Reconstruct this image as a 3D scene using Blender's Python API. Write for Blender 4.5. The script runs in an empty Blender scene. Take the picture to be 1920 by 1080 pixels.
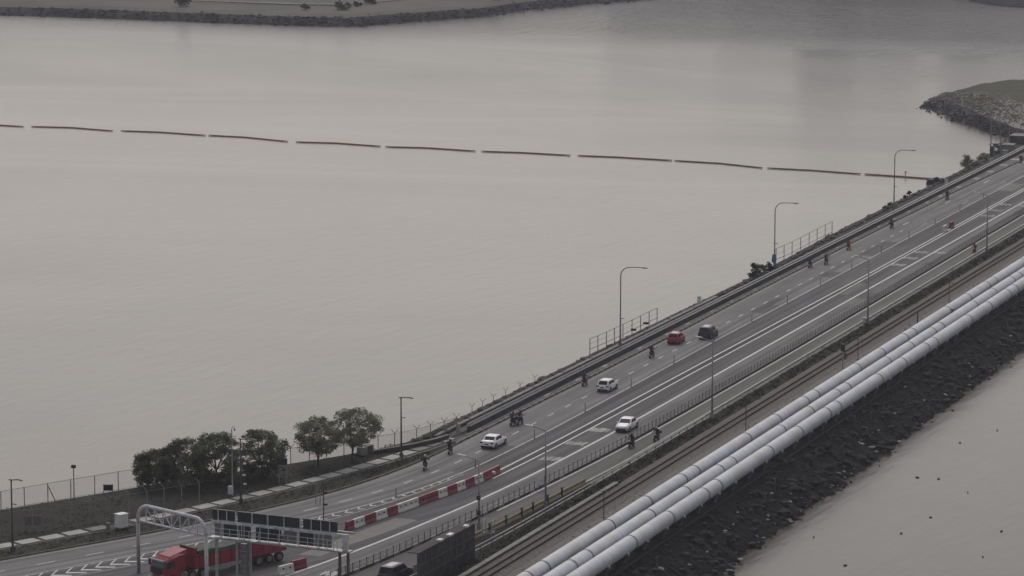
import bpy, bmesh, math, random
import numpy as np
from mathutils import Vector, Matrix, noise

random.seed(7)
R = math.radians
scene = bpy.context.scene
COL = scene.collection

# ------------------------------------------------------------------ camera
# World frame: Y runs along the causeway, X across it (right = toward the pipelines), Z = 0 on the asphalt.
CAM = Vector((152.12, -401.74, 84.0)); YAW = R(21.097); FPX = 6500.0; PITCH = math.atan(1055 / FPX)
cam_d = bpy.data.cameras.new('camera'); cam = bpy.data.objects.new('camera', cam_d); COL.objects.link(cam)
cam.location = CAM; cam.rotation_euler = (R(90) - PITCH, 0, YAW)
cam_d.sensor_width = 36; cam_d.lens = 36 * FPX / 1920; cam_d.clip_start = 1; cam_d.clip_end = 9000
scene.camera = cam

# ------------------------------------------------------------------ world, sun, exposure
SUN_EL, SUN_AZ = 50, 336          # degrees; azimuth measured clockwise from +Y
world = bpy.data.worlds.new('World'); scene.world = world; world.use_nodes = True
wn = world.node_tree.nodes; wl = world.node_tree.links
bg = wn['Background']
sky = wn.new('ShaderNodeTexSky'); sky.sky_type = 'NISHITA'; sky.sun_disc = False
sky.sun_elevation = R(SUN_EL); sky.sun_rotation = R(SUN_AZ)
sky.air_density = 1.0; sky.dust_density = 2.6; sky.ozone_density = 0.6
hs = wn.new('ShaderNodeHueSaturation'); hs.inputs['Saturation'].default_value = 0.4
tint = wn.new('ShaderNodeMix'); tint.data_type = 'RGBA'; tint.blend_type = 'MULTIPLY'
tint.inputs[0].default_value = 1.0; tint.inputs[7].default_value = (1.0, 0.943, 0.89, 1)
wl.new(sky.outputs[0], hs.inputs['Color']); wl.new(hs.outputs[0], tint.inputs[6]); wl.new(tint.outputs[2], bg.inputs['Color'])
bg.inputs['Strength'].default_value = 0.1
sun_d = bpy.data.lights.new('sun', 'SUN'); sun_d.energy = 0.7; sun_d.angle = R(25); sun_d.color = (1, 0.95, 0.9)
sun = bpy.data.objects.new('sun', sun_d); COL.objects.link(sun)
sdir = Vector((math.sin(R(SUN_AZ)) * math.cos(R(SUN_EL)), math.cos(R(SUN_AZ)) * math.cos(R(SUN_EL)), math.sin(R(SUN_EL))))
sun.rotation_euler = sdir.to_track_quat('Z', 'Y').to_euler()
vs = scene.view_settings
vs.view_transform = 'Standard'; vs.look = 'None'; vs.gamma = 1; vs.use_curve_mapping = False; vs.exposure = 0.2
scene.cycles.max_bounces = 6; scene.cycles.volume_bounces = 0
scene.cycles.use_denoising = True

ZW = -4.0                                            # water level
_f = Vector((-math.sin(YAW) * math.cos(PITCH), math.cos(YAW) * math.cos(PITCH), -math.sin(PITCH)))
_r = Vector((math.cos(YAW), math.sin(YAW), 0)); _u = _r.cross(_f)
def at(px, py, z=0.0):
    """Place in the world of something seen at a survey point of the photograph, standing at height z."""
    d = _f + _r * ((px - 960) / FPX) + _u * ((540 - py) / FPX)
    return CAM + d * ((z - CAM.z) / d.z)

# ------------------------------------------------------------------ materials
def nodemat(name):
    m = bpy.data.materials.new(name); m.use_nodes = True
    nt = m.node_tree; return m, nt, nt.nodes['Principled BSDF']
def setspec(b, v):
    b.inputs['Specular IOR Level'].default_value = v
_mats = {}
def mat(name, c1, c2=None, scale=1.0, rough=0.7, metal=0.0, bump=0.0, stretch=(1, 1, 1), detail=4, coords='pos', lo=0.35, hi=0.65, spec=0.4, c3=None, s3=0.2, bscale=None, bdist=0.05):
    if name in _mats: return _mats[name]
    m, nt, b = nodemat(name); N = nt.nodes; L = nt.links
    b.inputs['Roughness'].default_value = rough; b.inputs['Metallic'].default_value = metal; setspec(b, spec)
    if c2 is None: c2 = tuple(min(1, x * 1.15 + .002) for x in c1)
    if coords == 'pos': src = N.new('ShaderNodeNewGeometry').outputs['Position']
    elif coords == 'uv': src = N.new('ShaderNodeTexCoord').outputs['UV']
    else: src = N.new('ShaderNodeTexCoord').outputs['Object']
    mp = N.new('ShaderNodeMapping'); mp.inputs['Scale'].default_value = stretch; L.new(src, mp.inputs['Vector'])
    nz = N.new('ShaderNodeTexNoise'); nz.inputs['Scale'].default_value = scale; nz.inputs['Detail'].default_value = detail; L.new(mp.outputs[0], nz.inputs['Vector'])
    rp = N.new('ShaderNodeValToRGB'); rp.color_ramp.elements[0].position = lo; rp.color_ramp.elements[1].position = hi
    rp.color_ramp.elements[0].color = (*c1, 1); rp.color_ramp.elements[1].color = (*c2, 1); L.new(nz.outputs[0], rp.inputs[0])
    out = rp.outputs[0]
    if c3:
        n2 = N.new('ShaderNodeTexNoise'); n2.inputs['Scale'].default_value = s3; n2.inputs['Detail'].default_value = 6; L.new(src, n2.inputs['Vector'])
        r2 = N.new('ShaderNodeValToRGB'); r2.color_ramp.elements[0].position = .45; r2.color_ramp.elements[1].position = .62; L.new(n2.outputs[0], r2.inputs[0])
        mx = N.new('ShaderNodeMix'); mx.data_type = 'RGBA'; L.new(r2.outputs[0], mx.inputs[0]); L.new(out, mx.inputs[6]); mx.inputs[7].default_value = (*c3, 1); out = mx.outputs[2]
    L.new(out, b.inputs['Base Color'])
    if bump:
        bp = N.new('ShaderNodeBump'); bp.inputs['Strength'].default_value = bump; bp.inputs['Distance'].default_value = bdist
        if bscale:
            n3 = N.new('ShaderNodeTexNoise'); n3.inputs['Scale'].default_value = bscale; n3.inputs['Detail'].default_value = 5; L.new(src, n3.inputs['Vector']); L.new(n3.outputs[0], bp.inputs['Height'])
        else: L.new(nz.outputs[0], bp.inputs['Height'])
        L.new(bp.outputs[0], b.inputs['Normal'])
    _mats[name] = m; return m

def asphalt(name, base, streak=0.25):
    m, nt, b = nodemat(name); N = nt.nodes; L = nt.links
    b.inputs['Roughness'].default_value = .85; setspec(b, .3)
    tc = N.new('ShaderNodeTexCoord')
    def nz(stretch, sc, det):
        mp = N.new('ShaderNodeMapping'); mp.inputs['Scale'].default_value = stretch; L.new(tc.outputs['UV'], mp.inputs['Vector'])
        n = N.new('ShaderNodeTexNoise'); n.inputs['Scale'].default_value = sc; n.inputs['Detail'].default_value = det; L.new(mp.outputs[0], n.inputs['Vector']); return n.outputs[0]
    a = nz((1.0, .012, 1), 1.1, 3); c = nz((1, .35, 1), .25, 5); d = nz((1, .6, 1), 5.0, 4); e = nz((1, 1, 1), 40, 3)
    def mr(x, lo, hi):
        r = N.new('ShaderNodeMapRange'); r.inputs[1].default_value = .37; r.inputs[2].default_value = .63; r.inputs[3].default_value = lo; r.inputs[4].default_value = hi; L.new(x, r.inputs[0]); return r.outputs[0]
    def mul(x, y):
        k = N.new('ShaderNodeMath'); k.operation = 'MULTIPLY'; L.new(x, k.inputs[0]); L.new(y, k.inputs[1]); return k.outputs[0]
    v = mul(mul(mr(a, 1 - streak, 1 + streak), mr(c, .88, 1.12)), mul(mr(d, .92, 1.08), mr(e, .93, 1.07)))
    wv = N.new('ShaderNodeTexWave'); wv.wave_type = 'BANDS'; wv.bands_direction = 'X'; wv.inputs['Scale'].default_value = .19; wv.inputs['Distortion'].default_value = .5; wv.inputs['Detail'].default_value = 2; L.new(tc.outputs['UV'], wv.inputs['Vector'])
    tr = N.new('ShaderNodeMapRange'); tr.inputs[3].default_value = .90; tr.inputs[4].default_value = 1.07; L.new(wv.outputs['Fac'], tr.inputs[0]); v = mul(v, tr.outputs[0])
    mx = N.new('ShaderNodeVectorMath'); mx.operation = 'SCALE'; mx.inputs[0].default_value = base; L.new(v, mx.inputs['Scale'])
    L.new(mx.outputs[0], b.inputs['Base Color'])
    _mats[name] = m; return m

M = dict(
    asphalt_left=asphalt('asphalt_left', (.148, .148, .152), .22),
    asphalt_mid=asphalt('asphalt_mid', (.076, .077, .083), .34),
    asphalt_right=asphalt('asphalt_right', (.130, .131, .135)),
    asphalt_moto=asphalt('asphalt_moto', (.102, .100, .100), .15),
    paint=mat('road_paint', (0.4600, 0.4600, 0.4600), (0.6600, 0.6600, 0.6500), 3.0, .7, detail=8),
    paint_worn=mat('road_paint_worn', (0.2400, 0.2400, 0.2350), (0.5000, 0.5000, 0.4900), 2.2, .75, detail=8),
    paint_yellow=mat('road_paint_ochre', (0.2000, 0.1850, 0.1650), (0.2900, 0.2700, 0.2450), 2.0, .75),
    concrete=mat('concrete', (.17, .168, .16), (.25, .245, .235), .8, .85, bump=.2),
    kerb_grey=mat('kerb_grey', (0.0950, 0.0940, 0.0930), (0.1350, 0.1330, 0.1300), 1.5, .85),
    concrete_pale=mat('concrete_pale', (0.3240, 0.3216, 0.3120), (0.4320, 0.4260, 0.4080), .7, .85),
    concrete_patch=mat('concrete_patch', (.155, .155, .148), (.19, .19, .18), .9, .85),
    concrete_dark=mat('concrete_dark', (.05, .05, .05), (.11, .108, .10), .9, .9),
    grime=mat('grimy_concrete', (.035, .035, .036), (.075, .073, .07), 1.3, .9, stretch=(1, .3, 2)),
    pipe_bed_shade=mat('shaded_pipe_bed', (.010, .011, .012), (.028, .028, .028), 1.3, .95),
    black=mat('black_paint', (.018, .018, .019), (.03, .03, .03), 3, .6),
    white=mat('white_paint', (0.6500, 0.6500, 0.6500), (0.7540, 0.7540, 0.7410), 2, .55),
    grass=mat('verge_grass', (0.0095, 0.0105, 0.0075), (0.0220, 0.0235, 0.0165), .5, .95, bump=.6, c3=(.022, .023, .018), s3=.09, bscale=6, bdist=.1),
    soil=mat('soil', (0.0245, 0.0224, 0.0196), (0.0490, 0.0448, 0.0385), .7, .95, bump=.5, bdist=.1),
    ballast=mat('ballast', (0.1100, 0.1060, 0.1030), (0.2000, 0.1930, 0.1860), 2.5, .95, bump=1.0, bdist=.08, bscale=9),
    ballast_brown=mat('ballast_brown', (0.0850, 0.0780, 0.0740), (0.1500, 0.1390, 0.1310), 2.2, .95, bump=1.0, bdist=.08, bscale=9),
    weeds=mat('trackside_weeds', (0.0210, 0.0210, 0.0175), (0.0525, 0.0504, 0.0406), 1.1, .95, bump=1.0, bdist=.15, c3=(.03, .033, .02), s3=.25),
    rust=mat('rusty_steel', (.035, .025, .021), (.075, .05, .04), 3, .7, metal=.3),
    steel=mat('galvanised_steel', (0.2760, 0.2820, 0.2880), (0.3960, 0.4020, 0.4080), 2, .45, metal=.35),
    steel_white=mat('pale_steel', (0.4760, 0.4830, 0.4970), (0.6160, 0.6230, 0.6300), 2, .5),
    steel_dark=mat('dark_steel', (.05, .05, .052), (.085, .084, .082), 2, .6),
    pole_grey=mat('pole_grey_paint', (0.2200, 0.2220, 0.2260), (0.2900, 0.2900, 0.2900), 2, .5, metal=.3),
    pole_dark=mat('pole_dark', (0.0600, 0.0560, 0.0530), (0.1000, 0.0940, 0.0880), 2, .6),
    pipe=mat('pipe_paint', (0.4600, 0.4850, 0.5400), (0.5650, 0.5900, 0.6450), .9, .5, c3=(.47, .475, .49), s3=.35, detail=8, stretch=(.35, 2.2, .35), lo=.3, hi=.62),
    pipe_ring=mat('pipe_ring', (0.0900, 0.0950, 0.1000), (0.1500, 0.1520, 0.1550), 2, .6),
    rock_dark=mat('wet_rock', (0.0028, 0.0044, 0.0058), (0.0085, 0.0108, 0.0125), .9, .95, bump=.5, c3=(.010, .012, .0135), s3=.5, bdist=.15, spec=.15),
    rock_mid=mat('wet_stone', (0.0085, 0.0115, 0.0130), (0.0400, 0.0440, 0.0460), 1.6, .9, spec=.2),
    rock=mat('rubble', (.05, .05, .052), (.12, .118, .112), 1.0, .9, bump=.8, bdist=.2),
    rock_pale=mat('pale_rubble', (0.1600, 0.1580, 0.1500), (0.3000, 0.2900, 0.2700), 1.2, .9, bump=.6, bdist=.2, c3=(.19, .17, .14), s3=.15),
    stone=mat('pale_stone', (.20, .20, .195), (.36, .355, .34), 1.2, .9),
    far_grass=mat('far_grass', (0.0638, 0.0660, 0.0562), (0.1013, 0.0998, 0.0863), .05, .95, c3=(.11, .105, .095), s3=.02, detail=8),
    point_grass=mat('point_grass', (0.0380, 0.0400, 0.0220), (0.0620, 0.0600, 0.0360), .2, .95),
    bark=mat('bark', (.035, .03, .026), (.07, .06, .05), 4, .9),
    leaf=mat('leaf', (0.0360, 0.0500, 0.0320), (0.1800, 0.1950, 0.1300), .8, .7, detail=3),
    leaf2=mat('leaf_olive', (0.0600, 0.0700, 0.0480), (0.2500, 0.2550, 0.1900), .9, .7, detail=3),
    shrub=mat('shrub_leaf', (0.0220, 0.0280, 0.0200), (0.0600, 0.0660, 0.0480), .8, .8),
    red_plastic=mat('red_plastic', (0.2018, 0.0316, 0.0491), (0.2896, 0.0527, 0.0737), 1.0, .55),
    red_faded=mat('faded_red_plastic', (.16, .06, .065), (.22, .10, .10), 1.0, .6),
    white_plastic=mat('white_plastic', (0.5832, 0.5670, 0.5346), (0.7452, 0.7290, 0.6804), 1.0, .6),
    panel=mat('sign_panel_back', (.014, .021, .025), (.024, .032, .038), 1.5, .5),
    panel_grey=mat('louvre_grey', (.14, .14, .15), (.19, .19, .2), 2, .6),
    truck_red=mat('truck_red', (0.2200, 0.0200, 0.0360), (0.3000, 0.0320, 0.0500), 1.2, .45),
    truck_red_dark=mat('truck_red_dark', (.055, .010, .014), (.08, .014, .02), 1.2, .6),
    tarp=mat('tarpaulin', (.016, .022, .024), (.03, .036, .038), 1.5, .7),
    tyre=mat('tyre', (.012, .012, .012), (.02, .02, .02), 5, .85),
    rim=mat('rim', (.2, .2, .205), (.3, .3, .3), 4, .4, metal=.6),
    glass=mat('dark_glass', (.012, .014, .017), (.02, .022, .026), 1, .08, spec=.6),
    car_white=mat('car_white', (0.7920, 0.7920, 0.8040), (0.8500, 0.8500, 0.8500), .8, .3),
    car_silver=mat('car_pearl', (0.7000, 0.7000, 0.7500), (0.7875, 0.7875, 0.8250), .8, .3),
    car_red=mat('car_red', (0.3500, 0.0385, 0.0613), (0.4200, 0.0525, 0.0787), .8, .3),
    car_navy=mat('car_navy', (.028, .034, .055), (.04, .046, .07), .8, .3),
    tail=mat('tail_light', (.10, .008, .010), (.13, .012, .012), 4, .3),
    headlamp=mat('headlamp_glass', (.45, .46, .48), (.6, .6, .6), 4, .15),
    plate=mat('number_plate', (.03, .03, .03), (.05, .05, .05), 4, .5),
    bike_black=mat('bike_black', (.012, .012, .013), (.025, .025, .026), 3, .4),
    bike_red=mat('bike_red', (.25, .02, .02), (.3, .03, .03), 3, .4),
    bike_blue=mat('bike_blue', (.03, .04, .09), (.04, .05, .1), 3, .4),
    skin=mat('skin', (.22, .13, .09), (.26, .16, .11), 6, .6),
    cloth_black=mat('cloth_black', (.012, .012, .014), (.026, .026, .028), 4, .9),
    cloth_navy=mat('cloth_navy', (.016, .018, .03), (.03, .032, .05), 4, .9),
    cloth_grey=mat('cloth_grey', (.035, .035, .038), (.06, .06, .062), 4, .9),
    cloth_red=mat('cloth_red', (.17, .025, .024), (.22, .04, .035), 4, .9),
    cloth_orange=mat('cloth_ochre', (.13, .07, .045), (.17, .1, .06), 4, .9),
    helmet_white=mat('helmet_white', (.5, .5, .5), (.58, .58, .58), 2, .3),
    helmet_black=mat('helmet_black', (.015, .015, .016), (.03, .03, .03), 2, .3),
    blue_sheet=mat('blue_sheet', (.06, .13, .24), (.10, .19, .32), 2, .8),
    yellow_guard=mat('yellow_guard', (.20, .17, .085), (.29, .25, .14), 1.5, .75),
    boom=mat('boom_skin', (0.2600, 0.1500, 0.0750), (0.3800, 0.2200, 0.1100), .4, .7),
    boom_orange=mat('boom_ochre', (0.3400, 0.2100, 0.1000), (0.4600, 0.2900, 0.1400), .4, .7),
    wood=mat('driftwood', (.02, .018, .016), (.05, .045, .04), 2, .9),
    fence_grey=mat('fence_grey', (.085, .085, .088), (.12, .12, .122), 2, .6),
    screen=mat('dark_screen', (.019, .019, .021), (.034, .034, .037), 1.2, .8, c3=(.045, .045, .047), s3=.6),
    tower=mat('tower_concrete', (.03, .035, .042), (.05, .055, .062), .1, .8),
    tower_glass=mat('tower_glass', (.02, .025, .03), (.03, .035, .04), .1, .3),
)

for k in ('leaf', 'leaf2', 'shrub', 'weeds'):
    nt = M[k].node_tree; pb = nt.nodes['Principled BSDF']; tr_ = nt.nodes.new('ShaderNodeBsdfTranslucent'); mx = nt.nodes.new('ShaderNodeMixShader'); mx.inputs[0].default_value = .42
    nt.links.new(pb.inputs['Base Color'].links[0].from_socket, tr_.inputs['Color']); nt.links.new(pb.outputs[0], mx.inputs[1]); nt.links.new(tr_.outputs[0], mx.inputs[2]); nt.links.new(mx.outputs[0], nt.nodes['Material Output'].inputs['Surface'])

# ------------------------------------------------------------------ mesh helpers
class MB:
    def __init__(s): s.v = []; s.f = []; s.uv = None
    def quad(s, a, b, c, d):
        n = len(s.v); s.v += [tuple(a), tuple(b), tuple(c), tuple(d)]; s.f.append((n, n + 1, n + 2, n + 3)); return s
    def box(s, c, size, rz=0.0, taper=1.0):
        hx, hy, hz = size[0] / 2, size[1] / 2, size[2] / 2; n = len(s.v); co, si = math.cos(rz), math.sin(rz)
        for z, k in ((-hz, 1), (hz, taper)):
            for x, y in ((-hx, -hy), (hx, -hy), (hx, hy), (-hx, hy)):
                x *= k; y *= k
                s.v.append((c[0] + x * co - y * si, c[1] + x * si + y * co, c[2] + z))
        s.f += [(n + 3, n + 2, n + 1, n), (n + 4, n + 5, n + 6, n + 7), (n, n + 1, n + 5, n + 4), (n + 1, n + 2, n + 6, n + 5), (n + 2, n + 3, n + 7, n + 6), (n + 3, n, n + 4, n + 7)]
        return s
    def tube(s, pts, rad, k=8, cap=True):
        pts = [Vector(p) for p in pts]
        if not isinstance(rad, (list, tuple)): rad = [rad] * len(pts)
        n0 = len(s.v); prev = None
        for i, p in enumerate(pts):
            t = (pts[min(i + 1, len(pts) - 1)] - pts[max(i - 1, 0)]).normalized()
            if prev is None:
                a = Vector((0, 0, 1)) if abs(t.z) < .9 else Vector((1, 0, 0))
                e1 = t.cross(a).normalized()
            else: e1 = (prev - t * prev.dot(t)).normalized()
            prev = e1; e2 = t.cross(e1)
            for j in range(k):
                q = 2 * math.pi * j / k
                s.v.append(tuple(p + (e1 * math.cos(q) + e2 * math.sin(q)) * rad[i]))
        for i in range(len(pts) - 1):
            for j in range(k):
                a = n0 + i * k + j; b = n0 + i * k + (j + 1) % k
                s.f.append((a, b, b + k, a + k))
        if cap:
            s.f.append(tuple(n0 + j for j in range(k))[::-1]); s.f.append(tuple(n0 + (len(pts) - 1) * k + j for j in range(k)))
        return s
    def loft(s, rings, close=True, cap=True):
        n0 = len(s.v); k = len(rings[0])
        for r in rings: s.v += [tuple(p) for p in r]
        for i in range(len(rings) - 1):
            for j in range(k if close else k - 1):
                a = n0 + i * k + j; b = n0 + i * k + (j + 1) % k
                s.f.append((a, b, b + k, a + k))
        if cap:
            s.f.append(tuple(n0 + j for j in range(k))[::-1]); s.f.append(tuple(n0 + (len(rings) - 1) * k + j for j in range(k)))
        return s
    def mesh(s, name, material, smooth=False):
        me = bpy.data.meshes.new(name); me.from_pydata(s.v, [], s.f)
        if s.uv:
            ul = me.uv_layers.new(name='UVMap'); vi = np.zeros(len(me.loops), dtype=np.int32); me.loops.foreach_get('vertex_index', vi)
            ul.data.foreach_set('uv', np.array(s.uv, dtype=np.float32)[vi].ravel())
        if material: me.materials.append(material)
        if smooth: me.polygons.foreach_set('use_smooth', [len(p.vertices) <= 4 for p in me.polygons])
        me.update(); return me
    def build(s, name, material, parent=None, smooth=False, **props):
        return put(name, s.mesh(name, material, smooth), parent, **props)
def put(name, me, parent=None, loc=None, rz=0.0, **props):
    o = bpy.data.objects.new(name, me); COL.objects.link(o)
    if parent: o.parent = parent
    if loc is not None: o.location = loc
    if rz: o.rotation_euler = (0, 0, rz)
    for k, v in props.items(): o[k] = v
    return o
def thing(name, label, cat, loc=(0, 0, 0), rz=0.0, group=None):
    o = bpy.data.objects.new(name, None); COL.objects.link(o); o.location = loc; o.rotation_euler = (0, 0, rz); o.empty_display_size = .3
    o['label'] = label; o['category'] = cat
    if group: o['group'] = group
    return o
def copy_tree(o, parent=None):
    c = o.copy(); COL.objects.link(c); c.parent = parent
    for ch in list(o.children): copy_tree(ch, c)
    return c
def recolour(o, m):
    o.material_slots[0].link = 'OBJECT'; o.material_slots[0].material = m

US = np.arange(-190, 420.1, 1.0)
_k = np.exp(-.5 * (np.arange(-14, 15) / 4.5) ** 2); _k /= _k.sum()
class LF:
    """Lateral position of a line of the causeway as a smooth function of the distance along it."""
    def __init__(s, kn):
        x = np.array([a for a, b in kn], float); y = np.array([b for a, b in kn], float)
        s0 = (y[1] - y[0]) / (x[1] - x[0]); s1 = (y[-1] - y[-2]) / (x[-1] - x[-2])
        v = np.interp(US, x, y); v = np.where(US < x[0], y[0] + s0 * (US - x[0]), v); v = np.where(US > x[-1], y[-1] + s1 * (US - x[-1]), v)
        pad = np.concatenate([v[0] + (v[1] - v[0]) * np.arange(-14, 0), v, v[-1] + (v[-1] - v[-2]) * np.arange(1, 15)])
        s.t = np.convolve(pad, _k, 'valid')
    def __call__(s, u): return float(np.interp(u, US, s.t))
    def dir(s, u):
        d = (s(u + .5) - s(u - .5)); return math.atan2(-d, 1.0)     # rotation about Z of +Y onto the line
class OFF:
    def __init__(s, f, d): s.f = f; s.d = d
    def __call__(s, u): return s.f(u) + s.d
    def dir(s, u): return s.f.dir(u)
def urange(u0, u1, step):
    n = max(1, int(round((u1 - u0) / step))); return [u0 + (u1 - u0) * i / n for i in range(n + 1)]
def ribbon(name, fl, fr, u0, u1, z, material, parent=None, step=2.0, zr=None, **props):
    mb = MB(); mb.uv = []
    zl = z if callable(z) else (lambda u: z); zr = zl if zr is None else (zr if callable(zr) else (lambda u, q=zr: q))
    for u in urange(u0, u1, step):
        a, b = fl(u), fr(u); mb.v += [(a, u, zl(u)), (b, u, zr(u))]; mb.uv += [(a - fl(u) + fl(20), u), (b - fl(u) + fl(20), u)]
    for i in range(len(mb.v) // 2 - 1): mb.f.append((2 * i, 2 * i + 1, 2 * i + 3, 2 * i + 2))
    return mb.build(name, material, parent, **props)
def strip_box(mb, f, u0, u1, hw, z0, z1, step=2.0):
    rings = []
    for u in urange(u0, u1, step):
        w = f(u); rings.append([(w - hw, u, z0), (w + hw, u, z0), (w + hw, u, z1), (w - hw, u, z1)])
    mb.loft(rings)
    return mb

L1 = LF([(-140, -42), (-99.9, -20.2), (-94, -17.1), (-88.5, -14), (-82.8, -10.9), (-75.3, -7.7), (-68.4, -4.6), (-60.9, -2.0), (-57.4, -1.0), (-48.1, .7), (-37.4, 1.75), (-25, 1.85), (0, 2.0), (20, 2.2), (60, 2.1), (85, 1.9), (127, 1.9), (175, 2.05), (212, 2.4), (260, 3.4), (340, 6)])
LD = LF([(-140, -38), (-98, -15.2), (-88, -10.2), (-78, -5.2), (-70, -1.8), (-62, 1.25), (-56, 2.8), (-50, 4.05), (-44, 4.85), (-38, 5.25), (-20, 5.4), (0, 5.5), (100, 5.5), (340, 5.4)])
L3 = LF([(-140, -34.6), (-103.8, -14.7), (-98, -11.6), (-92.8, -8.7), (-90, -7.2), (-67, 3.0), (-60, 5.15), (-56.8, 5.95), (-51, 6.95), (-47, 7.5), (-39, 8.2), (-18.5, 8.7), (0, 8.65), (50, 8.45), (85, 8.5), (340, 8.5)])
L4 = LF([(-60, 10.4), (-41, 11.3), (-27, 11.55), (-5, 11.75), (28, 11.9), (72, 12.2), (112, 12.5), (190, 12.5), (340, 12.5)])
L5 = LF([(-60, 11.5), (-40, 12.4), (-29, 12.75), (-6, 13.0), (25, 13.05), (67, 13.3), (90, 13.3), (133, 13.2), (194, 13.1), (340, 13.1)])
L6 = LF([(-140, 0), (-91.7, 10.1), (-85.4, 11.3), (-79, 12.2), (-73.6, 12.95), (-63, 14.1), (-55.5, 14.85), (-38, 15.8), (-14, 16.3), (24, 16.35), (100, 16.4), (202, 16.5), (340, 16.5)])
FEN = LF([(-140, 7), (-91.4, 15.4), (-80, 16.6), (-72, 17.2), (-65, 17.85), (-48, 18.9), (-37, 19.5), (-24, 20), (2, 20.3), (43, 20.5), (85, 20.4), (190, 19.9), (340, 19.6)])
RED = LF([(-140, 13), (-91, 19.3), (-72, 21.3), (-68, 21.7), (-59, 22.2), (-50, 22.6), (-35, 23.3), (0, 23.5), (75, 23.4), (175, 23.1), (340, 22.8)])
SLAB = LF([(-140, -46), (-95, -22.9), (-89.5, -19.9), (-83, -16.6), (-79.6, -14.9), (-70, -10.8), (-58, -6.7), (-52.4, -5.1), (-47, -3.6), (-40, -2.0), (-32, -.6), (-24, .5), (-10, .8), (340, .8)])
CREST = LF([(-140, -62), (-100, -41), (-81.4, -30.6), (-70.3, -24.5), (-65.5, -22), (-48.6, -11.7), (-42.8, -7.3), (-38.2, -5.6), (-33, -4.8), (-20, -4.5), (0, -4.4), (60, -4.1), (100, -3.7), (116, -3.7), (143, -4.5), (190, -4.9), (243, -4.6), (270, -5.6), (340, -7)])
K = lambda c: (lambda u: c)

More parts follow.
